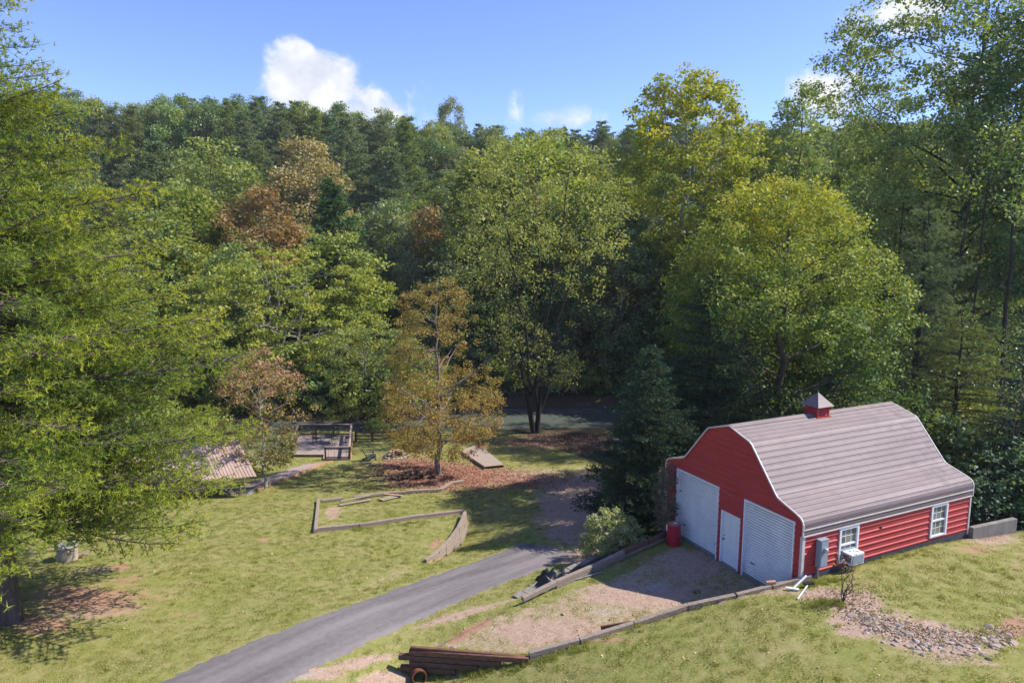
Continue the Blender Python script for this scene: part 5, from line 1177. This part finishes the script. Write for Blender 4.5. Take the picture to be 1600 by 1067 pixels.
# slim bare trunks at the right
bt = Tubes(); g = np.random.default_rng(3)
for k_, (px, Y, h_, r_) in enumerate(((1450, 52, 24, .17), (1558, 48, 23, .2), (1497, 50, 22, .13), (1592, 45, 20, .16), (1380, 55, 20, .14), (1530, 60, 22, .14), (1565, 34.5, 7.5, .05), (1470, 44, 9, .06), (1610, 40, 18, .15))):
    p_ = spot(px, Y); T = Tubes(); n = 9; t_ = np.linspace(0, 1, n); P = np.stack([t_*g.normal(0, .5), t_*g.normal(0, .5), t_*h_-.3], 1); P[1:, :2] += g.normal(size=(n-1, 2))*.06; T.add(P, r_*(1-t_*.7), 8)
    for j in range(9):
        i = g.uniform(.35, .97)*(n-1); p0 = P[int(i)]; a = g.uniform(0, 6.28); L_ = g.uniform(.8, 2.4)*h_/20; T.add(curve(p0, p0+np.array([math.cos(a)*L_, math.sin(a)*L_, L_*.4]), .05, 5, g), np.linspace(r_*.22, .008, 5), 4)
    c_ = P[-1]+g.normal(size=(14, 3))*np.array([1.4, 1.4, 1.4]); c_ = c_[c_[:, 2] < h_+1.5]; pp_ = np.repeat(c_, 50, 0)+g.normal(size=(len(c_)*50, 3))*.45
    for c in c_: T.add([P[-2], c], [.02, .006], 3)
    lab = ['thin dark bare trunk at the right, nearest the soft green pine', 'thick dark bare trunk near the right edge above the spruce', 'slim dark trunk between the two thicker right-hand trunks', 'dark trunk at the right edge of the picture', 'thin trunk behind the big rounded tree on its right', 'slim trunk standing farther back in the right-hand woods', 'very thin pale sapling beyond the concrete retaining wall', 'thin sapling behind the far end of the barn roof', 'trunk cut off by the right edge of the picture'][k_]
    plant('slender_forest_tree', lab, 'tree', (T.mesh('trunk', M['bark_dark'] if k_ != 6 else M['bark']), leaves_mesh('crown', pp_, .2 if h_ > 10 else .1, .6, g, np.clip(g.normal(.45, .15, len(pp_)), 0, 1), LM['green'])), tuple(p_), 0, 1, 'slim trunks in the right-hand woods')

# ------------------------------------------------------------------ forest on the hill: a dozen kinds, copied one by one
LITE = dict(tri=False)
def kindb(seed, lm, prof='round', cb=.15, R_=4.2, H_=15, ncl=150, lpc=74, leaf=.27, cr=1.15, gap=.15, bark='bark', **k):
    return mk_broad(seed, M[bark], LM[lm], Ht=H_, Rr=R_, cb=cb, prof=prof, ncl=ncl, lpc=lpc, leaf=leaf, cr=cr, nlimb=14, tr=.2, gap=gap, twk=1, lobes=.3, **k)
KB = [kindb(101, 'green'), kindb(102, 'green', 'tall', R_=3.8), kindb(103, 'green', 'egg', R_=4.0), kindb(104, 'green', 'spread', R_=4.6, gap=.3), kindb(105, 'green', 'tall', R_=3.4, H_=16, gap=.35, bark='bark_pale')]
def kindp(seed, prof, R_=4.3, H_=17, **k):
    return pine(seed, H_, R_, 0, [(a, b*R_) for a, b in prof], M['bark_dark'], LM['pine_blue'], whorl=1.05, per=6, droop=.2, rise=.2, blspace=.5, tufts=.4, needles=12, nl=.42, nw=.13, bl=.42, tr=.2, z0=.1, cap=42000, start=.2, **k)
KP = [kindp(111, PCONE), kindp(112, PW), kindp(113, PCONE, 3.7, 18)]
HG = 'trees packed on the far hillside'
LBL = {'green': 'mid-green leafy tree in the packed forest on the far hillside', 'olive': 'olive leafy tree in the packed forest on the far hillside', 'deepgreen': 'dark glossy leafy tree in the packed forest on the far hillside',
       'gold': 'golden-green leafy tree in the packed forest on the far hillside', 'rust': 'rust-red leafy tree in the packed forest on the far hillside', 'tan': 'faded tan leafy tree in the packed forest on the far hillside',
       'pale': 'pale green leafy tree in the packed forest on the far hillside', 'pine_blue': 'blue-green pine in the packed forest on the far hillside', 'pine_green': 'yellowish green pine in the packed forest on the far hillside', 'orange': 'orange leafy tree in the packed forest on the far hillside'}
first = set()
def hilltree(px, Y, top, lm, kind=None, wfac=1.0, label=None, name=None):
    con = lm.startswith('pine') or lm in ('hemlock', 'spruce'); pool = KP if con else KB
    i = (R.randrange(len(pool)) if not (con and Y > 150) else R.choice((0, 1, 1))) if kind is None else kind; p_ = spot(px, Y); me = pool[i]; base = (17, 17, 18)[i] if con else (15, 15, 15, 15, 16)[i]
    h_ = top_h(p_, top) if top is not None else R.uniform(13, 19); s = h_/base; wf = s*wfac if wfac else 1
    t_ = plant(name or ('pine_tree' if con else 'forest_tree'), label or LBL[lm], 'conifer' if con else 'tree', me, tuple(p_), R.uniform(0, 6.28), (wf, wf, s), HG if not label else None)
    for ch in t_.children:
        if ch.name.startswith('crown'):
            ch.material_slots[0].link = 'OBJECT'; ch.material_slots[0].material = LM[lm]
    return t_
# named ones, placed
named = [(530, 88, 284, 'pine_dark', 0, 1.2, 'dark green cone-shaped pine in the middle of the hillside', 'hill_pine'),
         (420, 100, 300, 'rust', 0, 1.1, 'rust-brown rounded tree just left of the dark cone-shaped pine', 'rust_tree'),
         (483, 128, 224, 'tan', 0, 1.1, 'tan and orange round tree higher up the hillside', 'tan_tree'),
         (670, 98, 330, 'rust', 1, .8, 'reddish tree right of the dark cone-shaped pine', 'reddish_tree'),
         (610, 96, 320, 'pale', 4, .8, 'pale green thin-crowned tree right of the dark pine', 'pale_tree'),
         (640, 90, 400, 'pale', 4, .7, 'pale grey-green slender tree behind the orange tree', 'slender_pale_tree'),
         (707, 190, 155, 'pale', 4, .75, 'blue-green tree standing out alone on the skyline', 'skyline_tree'),
         (395, 165, 178, 'pine_blue', 0, 1.25, 'broad pine just under the skyline left of the cloud', 'skyline_pine'),
         (550, 150, 188, 'pine_blue', 1, 1.15, 'tall blue-green pine high on the hillside under the cloud', 'high_pine'),
         (640, 148, 190, 'pine_green', 0, 1.1, 'yellowish pine high on the hillside right of the cloud', 'high_yellow_pine'),
         (620, 130, 240, 'pine_blue', 0, 1.2, 'bluish pine below the high pines right of the tan tree', 'mid_pine'),
         (345, 118, 225, 'olive', 3, 1.0, 'brownish thin tree left of the tan one', 'brownish_tree'),
         (262, 122, 222, 'pine_blue', 1, 1.2, 'grey-green pine in the left part of the hillside', 'left_pine'),
         (300, 95, 290, 'gold', 2, 1.1, 'golden-green tree beside the large foreground pine', 'golden_tree'),
         (240, 88, 330, 'green', 1, 1.1, 'green tree peeping out behind the foreground pine', 'green_tree'),
         (340, 86, 420, 'gold', 3, 1.2, 'yellowish tree low on the left above the shelter', 'low_golden_tree'),
         (760, 92, 235, 'olive', 2, 1.0, 'olive tree behind the four-stemmed river tree', 'back_olive_tree'),
         (830, 95, 222, 'gold', 1, 1.1, 'golden-topped tree behind the four-stemmed river tree', 'back_golden_tree'),
         (915, 100, 240, 'olive', 3, 1.0, 'olive tree left of the tall golden-green tree', 'back_side_tree'),
         (935, 185, 190, 'pine_blue', 1, 1.2, 'dark pine on the skyline left of the tall golden-green tree', 'far_pine'),
         (880, 190, 200, 'pine_green', 0, 1.1, 'pine on the skyline at the dip of the hill', 'dip_pine'),
         (1170, 95, 215, 'gold', 2, 1.0, 'golden tree between the tall golden-green tree and the slim one', 'side_golden_tree'),
         (1130, 78, 330, 'green', 0, 1.1, 'green tree behind the left shoulder of the big rounded tree', 'shoulder_tree')]
for px, Y, top, lm, kd, wf, lb, nm in named: hilltree(px, Y, top, lm, kd, wf, lb, nm)
occ = [(spot(a[0], a[1]).x, a[1]) for a in named]
sky_line = [(-300, 140), (60, 142), (170, 148), (250, 152), (320, 150), (400, 148), (470, 158), (540, 164), (600, 172), (680, 190), (760, 196), (830, 205), (900, 205), (960, 195), (1100, 190), (1300, 190), (1900, 180)]
def skyrow(px): return float(np.interp(px, *zip(*sky_line)))
rows = [(86, 6.4), (93, 6.6), (101, 7), (111, 7.4), (122, 7.8), (135, 8), (149, 8), (164, 8), (172, 7), (182, 5.6), (192, 5.4), (202, 6)]
for ri, (Y0, step) in enumerate(rows):
    half_ = .80*Y0+6; x = -half_+R.uniform(0, step)
    while x < half_:
        Y = Y0+R.uniform(-3, 3); px = 800+F*x/(Y*math.cos(TH)+(CAMZ+3)*math.sin(TH))
        if all((x-a)**2+(Y-b_)**2 > 12 for a, b_ in occ):
            u = R.random()
            if ri >= 6: lm = 'pine_blue' if u < .33 else 'pine_green' if u < .5 else 'green' if u < .68 else 'deepgreen' if u < .84 else 'pale' if u < .92 else 'olive'
            elif ri >= 3: lm = 'pine_blue' if u < .22 else 'pine_green' if u < .38 else 'green' if u < .58 else 'olive' if u < .72 else 'deepgreen' if u < .84 else 'rust' if u < .88 else 'tan' if u < .93 else 'pale'
            else: lm = 'green' if u < .32 else 'olive' if u < .56 else 'gold' if u < .72 else 'deepgreen' if u < .80 else 'pine_green' if u < .88 else 'rust' if u < .93 else 'pale'
            if px < 330 or px > 1000 or ri > 0 or True:
                top = None
                if ri >= 8: top = skyrow(px)+R.uniform(-2, 22)
                wh = 'low on the slope just across the river' if ri < 3 else 'halfway up the forested slope' if ri < 7 else 'along the skyline of the hill'; ho = 'behind the foreground pine' if px < 340 else 'above the deck' if px < 620 else 'above the orange tree' if px < 800 else 'right of the four-stemmed tree' if px < 1020 else 'behind the barn'
                t_ = hilltree(px, Y, top, lm, None, R.uniform(.95, 1.25) if ri < 8 else R.uniform(1.0, 1.3))
                t_['label'] = {'green': 'mid-green leafy tree ', 'olive': 'olive leafy tree ', 'deepgreen': 'dark leafy tree ', 'gold': 'golden-green tree ', 'rust': 'rust-red tree ', 'tan': 'tan leafy tree ', 'pale': 'pale green tree ', 'pine_blue': 'blue-green pine ', 'pine_green': 'yellow-green pine '}[lm]+wh+', '+ho
                if ri >= 8:
                    z = t_.scale[2]; t_.scale = (max(.8, min(1.35, z*1.1)),)*2+(z,)
                occ.append((x, Y))
        x += step*R.uniform(.8, 1.2)
# understory along the river and behind the barn
KS = [mk_broad(121+i, M['bark'], LM['green'], Ht=3.4, Rr=2.3, cb=.0, prof='bush', ncl=70, lpc=44, leaf=.2, cr=.62, nlimb=8, tr=.05, gap=.15, twk=2, lobes=.35, shell=.4) for i in range(3)]
def shrub(px, Y, s, lm, label, group='shrubs along the far river bank', name='shrub', zoff=0):
    p_ = spot(px, Y); t_ = plant(name, label, 'shrub', KS[R.randrange(3)], (p_.x, p_.y, p_.z-.1+zoff), R.uniform(0, 6.28), (s*R.uniform(.9, 1.2), s*R.uniform(.9, 1.2), s), group, ('stem', 'foliage'))
    for ch in t_.children:
        if ch.name.startswith('foliage'): ch.material_slots[0].link = 'OBJECT'; ch.material_slots[0].material = LM[lm]
for row_, (Ya, st_) in enumerate(((80.5, 34), (82.5, 42))):
    px = 120
    while px < 1560:
        lm = R.choice(['green', 'olive', 'deepgreen', 'green', 'olive', 'pale'] if px < 780 or px > 1010 else ['pale', 'olive', 'gold'])
        shrub(px, Ya+R.uniform(-.8, .8)-(7.8 if px < 640 else 7.8*(1-(px-640)/100) if px < 740 else 0), R.uniform(.75, 1.35) if row_ == 0 else R.uniform(1.3, 2.1), lm, {'green': 'green', 'olive': 'olive', 'deepgreen': 'dark green', 'pale': 'pale', 'gold': 'golden'}[lm]+' shrub '+('at the front' if row_ == 0 else 'at the back')+' of the far bank, '+('left of the deck' if px < 450 else 'behind the deck and fence' if px < 680 else 'behind the four-stemmed tree' if px < 900 else 'between that tree and the barn' if px < 1100 else 'behind the barn')); px += st_*R.uniform(.7, 1.3)
for px, Y, s, lm in ((1040, 39, .9, 'deepgreen'), (1090, 41, 1.1, 'deepgreen'), (1150, 40, 1.3, 'deepgreen'), (1210, 41, 1.7, 'green'), (1270, 42, 1.6, 'deepgreen'), (1330, 41.5, 1.7, 'green'), (1400, 40, 1.6, 'deepgreen'), (1460, 39, 1.4, 'deepgreen'), (1500, 38, 1.0, 'deepgreen'), (1540, 37, 1.0, 'green'), (1580, 40, 1.2, 'deepgreen'), (1620, 37, 1.2, 'deepgreen'),
                     (1480, 48, 1.5, 'gold'), (1540, 50, 1.3, 'gold'), (1570, 46, 1.2, 'olive'), (1530, 30.5, .75, 'hemlock'), (1562, 31, .8, 'deepgreen'), (1595, 31, .9, 'hemlock'), (1548, 33.5, 1.0, 'hemlock'), (1612, 33, 1.1, 'deepgreen'), (1580, 35, 1.1, 'hemlock'), (1625, 30, .8, 'hemlock'), (1390, 52, 1.6, 'deepgreen'), (1300, 54, 1.6, 'deepgreen')):
    shrub(px, Y, s, lm, {'green': 'green', 'deepgreen': 'dark green', 'gold': 'sunlit yellow', 'olive': 'olive', 'hemlock': 'very dark feathery'}[lm]+' shrub in the undergrowth '+('left of the cupola' if px < 1250 else 'right of the cupola' if px < 1420 else 'behind the far end of the barn' if px < 1520 else 'beyond the concrete wall'), 'undergrowth behind the barn')
for px, Y, s, lm, lb in ((587, 64.0, .45, 'green', 'small green bush growing through the river fence'), (1000, 35.2, .7, 'deepgreen', 'dark low bush at the foot of the conifer left of the barn'), (985, 63.8, .5, 'olive', 'little olive bush beside the dock'), (330, 60, .8, 'olive', 'olive bush on the near bank behind the metal shelter'), (240, 60, 1.1, 'green', 'green bush on the near bank left of the shelter'), (150, 60, 1.2, 'green', 'green bush on the near bank behind the large pine')):
    shrub(px, Y, s, lm, lb, None)
# trees beyond left frame behind the big pine
for px, Y, top, lm in ((60, 58, 330, 'green'), (-60, 50, 250, 'olive'), (150, 62, 400, 'deepgreen'), (-160, 40, 200, 'green')):
    hilltree(px, Y, top, lm, None, 1.0, {60: 'leafy tree half hidden behind the middle of the large foreground pine', -60: 'olive tree at the left edge behind the large foreground pine', 150: 'dark leafy tree low behind the large foreground pine', -160: 'green tree just beyond the left edge'}[px], 'near_bank_tree')

# variegated bush
vb = pt(956, 874); g = np.random.default_rng(77)
me = mk_broad(61, M['bark'], LM['variegated'], Ht=2.2, Rr=1.4, cb=.12, prof='bush', ncl=230, lpc=60, leaf=.065, cr=.2, nlimb=22, tr=.03, lobes=.15, twk=2, up=.9)
plant('variegated_bush', 'rounded pale green bush with white tips beside the pad timbers', 'bush', me, tuple(vb), 0, 1, None, ('stem', 'foliage'))
# sapling in the bare soil
sp2 = pt(1317, 940); T = Tubes(); g = np.random.default_rng(5); cs = []
for i in range(6):
    a = g.uniform(0, 6.28); tip = np.array([math.cos(a)*g.uniform(.1, .5), math.sin(a)*g.uniform(.1, .5), g.uniform(1.1, 1.65)]); Q = curve(np.array([0, 0, -.05]), tip, .02, 7, g, .06); T.add(Q, np.linspace(.018, .005, 7), 5)
    for j in range(4):
        b0 = Q[g.integers(2, 6)]; e_ = b0+g.normal(size=3)*.14+np.array([0, 0, .14]); T.add([b0, e_], [.007, .003], 3); cs.append(e_)
    cs.append(tip)
cs = np.array(cs); cs = cs[cs[:, 2] > 1.0]; pp_ = np.repeat(cs, 5, 0)+g.normal(size=(len(cs)*5, 3))*.07
plant('sapling', 'thin nearly bare sapling in the mulch in front of the air conditioner', 'sapling', (T.mesh('stem', M['bark']), leaves_mesh('leaves', pp_, .05, .4, g, np.clip(g.normal(.6, .2, len(pp_)), 0, 1), LM['pinkish'])), tuple(sp2), 0, 1, None, ('stem', 'leaves'))

# ------------------------------------------------------------------ grass, fallen leaves, gravel
def tuft(seed, nb, rad, h_, wd, m_):
    g = np.random.default_rng(seed); a = g.uniform(0, 6.28, nb); r = rad*np.sqrt(g.random(nb)); c = np.stack([r*np.cos(a), r*np.sin(a), np.zeros(nb)-.01], 1)
    d = unit(np.stack([g.normal(0, .45, nb), g.normal(0, .45, nb), np.ones(nb)], 1)); s = unit(np.cross(d, g.normal(size=(nb, 3))))*wd*.5; L_ = (h_*g.uniform(.5, 1.3, nb))[:, None]
    V = np.stack([c-s, c+s, c+d*L_], 1).reshape(-1, 3); var = np.repeat(np.clip(g.normal(.5, .22, nb), 0, 1), 3)
    return mesh_np('grass_tuft', V, np.arange(nb*3).reshape(-1, 3), [m_], var)
gm = leafmat('grass_blades', [(.15, .19, .04), (.24, .27, .06), (.34, .33, .10), (.44, .37, .19)], trans=.3, rough=.6, spec=.15, pos=[0, .4, .75, 1], hue=.0)
def scatter(name, P, inst, smin, smax):
    me = bpy.data.meshes.new(name); me.vertices.add(len(P)); me.vertices.foreach_set('co', P.astype(np.float32).ravel()); me.update()
    o = put(name, me, kind='stuff'); ng = bpy.data.node_groups.new(name, 'GeometryNodeTree')
    ng.interface.new_socket('Geometry', in_out='INPUT', socket_type='NodeSocketGeometry'); ng.interface.new_socket('Geometry', in_out='OUTPUT', socket_type='NodeSocketGeometry')
    a = ng.nodes.new('NodeGroupInput'); z = ng.nodes.new('NodeGroupOutput'); ip = ng.nodes.new('GeometryNodeInstanceOnPoints'); oi = ng.nodes.new('GeometryNodeObjectInfo'); oi.inputs['Object'].default_value = inst; oi.inputs['As Instance'].default_value = True
    rr = ng.nodes.new('FunctionNodeRandomValue'); rr.data_type = 'FLOAT'; rr.inputs[2].default_value = 0; rr.inputs[3].default_value = 6.28
    cx = ng.nodes.new('ShaderNodeCombineXYZ'); rs = ng.nodes.new('FunctionNodeRandomValue'); rs.data_type = 'FLOAT'; rs.inputs[2].default_value = smin; rs.inputs[3].default_value = smax; rs.inputs['Seed'].default_value = 5
    l = ng.links; l.new(a.outputs[0], ip.inputs['Points']); l.new(oi.outputs['Geometry'], ip.inputs['Instance']); l.new(rr.outputs[1], cx.inputs[2]); l.new(cx.outputs[0], ip.inputs['Rotation']); l.new(rs.outputs[1], ip.inputs['Scale']); l.new(ip.outputs[0], z.inputs[0])
    md = o.modifiers.new('scatter', 'NODES'); md.node_group = ng; return o
tuft_o = bpy.data.objects.new('grass_tuft', tuft(1, 46, .17, .055, .016, gm)); tall_o = bpy.data.objects.new('grass_clump', tuft(2, 40, .10, .15, .016, gm))
def sample(n, x0, x1, y0, y1, w_, thr=0):
    x = rng.uniform(x0, x1, n); y = rng.uniform(y0, y1, n); k = w_(x, y); keep = rng.random(n) < k; x, y = x[keep], y[keep]
    vis = np.abs(x) < .80*y+2; x, y = x[vis], y[vis]; return np.stack([x, y, H(x, y)], 1)
def gw(x, y):
    c = gsample(cover, x, y); c = np.where(inpoly(x, y, DRVp), 0, c); u, v = barn_uv(x, y); c = np.where((np.abs(u) < 3.7) & (v > -.05) & (v < 9.05), 0, c)
    patch = .55+.45*np.sin(x*1.3+2*np.sin(y*.7))*np.cos(y*1.1+np.sin(x*.9)); return c**1.5*(.45+.55*patch)*np.clip(1.5-y/50, .25, 1)
Pg = sample(70000, -28, 24, 14.5, 62, gw); print('tufts', len(Pg)); o = scatter('lawn_grass', Pg, tuft_o, .6, 1.25); tag(o, 'short green lawn grass covering the slopes', 'grass')
Pt2 = sample(5200, -28, 24, 14.5, 60, lambda x, y: gw(x, y)*np.clip(gnoise(x, y, 1.1, 4)*1.5, 0, 1)); ex = []
for a, b_, n in ((828, 1033, 60), (900, 1013, 30), (980, 985, 18), (1290, 945, 60), (700, 1040, 60), (760, 1038, 40), (560, 828, 16), (640, 818, 16), (1290, 910, 26), (1400, 868, 20)):
    c_ = pt(a, b_)
    for _ in range(n): x, y = c_.x+R.gauss(0, .4), c_.y+R.gauss(0, .18); ex.append((x, y, hz(x, y)))
Pt2 = np.r_[Pt2, np.array(ex)]; o = scatter('tall_grass', Pt2, tall_o, .6, 1.2); tag(o, 'longer darker grass clumps standing in the lawn', 'grass')
def litter(name, P, size, cols, label, up=2.2, dz=.015):
    g = np.random.default_rng(9); P = P+np.array([0, 0, dz]); m_ = leafmat(name+'_leaves', cols, trans=.1, rough=.8)
    me = leaves_mesh(name, P, size, up, g, g.random(len(P)), m_); o = put(name, me, kind='stuff'); tag(o, label, 'fallen leaves'); return o
lw_ = lambda x, y: np.clip(gsample(lit, x, y), 0, 1)
Pl = sample(60000, -14, 12, 36, 64, lw_); litter('fallen_leaves', Pl[:17000], .12, [(.16, .06, .04), (.30, .13, .09), (.42, .22, .15), (.50, .34, .22)], 'red-brown fallen leaves under the orange tree')
Pl = sample(9000, -26, 22, 15, 62, lambda x, y: .5*(1-inpoly(x, y, DRVp)*.9)*((np.abs(barn_uv(x, y)[0]) > 3.8) | (barn_uv(x, y)[1] < 0))); litter('scattered_leaves', Pl, .065, [(.25, .16, .09), (.42, .28, .16), (.55, .42, .26)], 'dry tan leaves scattered thinly over the lawns')
gmm = [rock_mesh(50+i, rockm[i % 4]) for i in range(3)]
peb = bpy.data.objects.new('pebble', rock_mesh(51, rockm[2]))
Pp = sample(22000, -6, 16, 15, 32, lambda x, y: np.clip(gsample(np.maximum(grav, dirt*.25), x, y), 0, 1)*.5*(1-inpoly(x, y, DRVp))*((np.abs(barn_uv(x, y)[0]) > 3.7) | (barn_uv(x, y)[1] < 0))); o = scatter('pebbles', Pp, peb, .012, .035); tag(o, 'small pale gravel pebbles strewn over the bare pad', 'gravel')
# wood chips between the swale stones
ch = []
for i in range(2600):
    a, b_ = onp(R.random()); ch.append((a+R.gauss(0, 14), b_+R.gauss(0, 9)))
ch += [(R.gauss(1320, 32), R.gauss(935, 14)) for _ in range(900)]
cc = []
for i in range(0, len(ch), 1):
    x, y = atz(ch[i][0], ch[i][1], 1.2); cc.append((x, y))
cc = np.array(cc); cc = np.c_[cc, H(cc[:, 0], cc[:, 1])]; litter('wood_mulch', cc, .055, [(.24, .16, .11), (.40, .29, .21), (.56, .43, .33)], 'pinkish brown wood mulch between the swale stones', 1.2, .02)

# ------------------------------------------------------------------ thin autumn air over the valley
hm = bpy.data.materials.new('haze'); hm.use_nodes = True; t = hm.node_tree; t.nodes.remove(t.nodes['Principled BSDF'])
pv = t.nodes.new('ShaderNodeVolumePrincipled'); pv.inputs['Color'].default_value = (.93, .95, 1, 1); pv.inputs['Density'].default_value = .00018; pv.inputs['Anisotropy'].default_value = .2
t.links.new(pv.outputs[0], t.nodes['Material Output'].inputs['Volume'])
q = MB(); q.box(-950, -340, -32, 950, 1560, 66); o = put('haze', fixn(q.mesh('haze', hm)), kind='stuff')
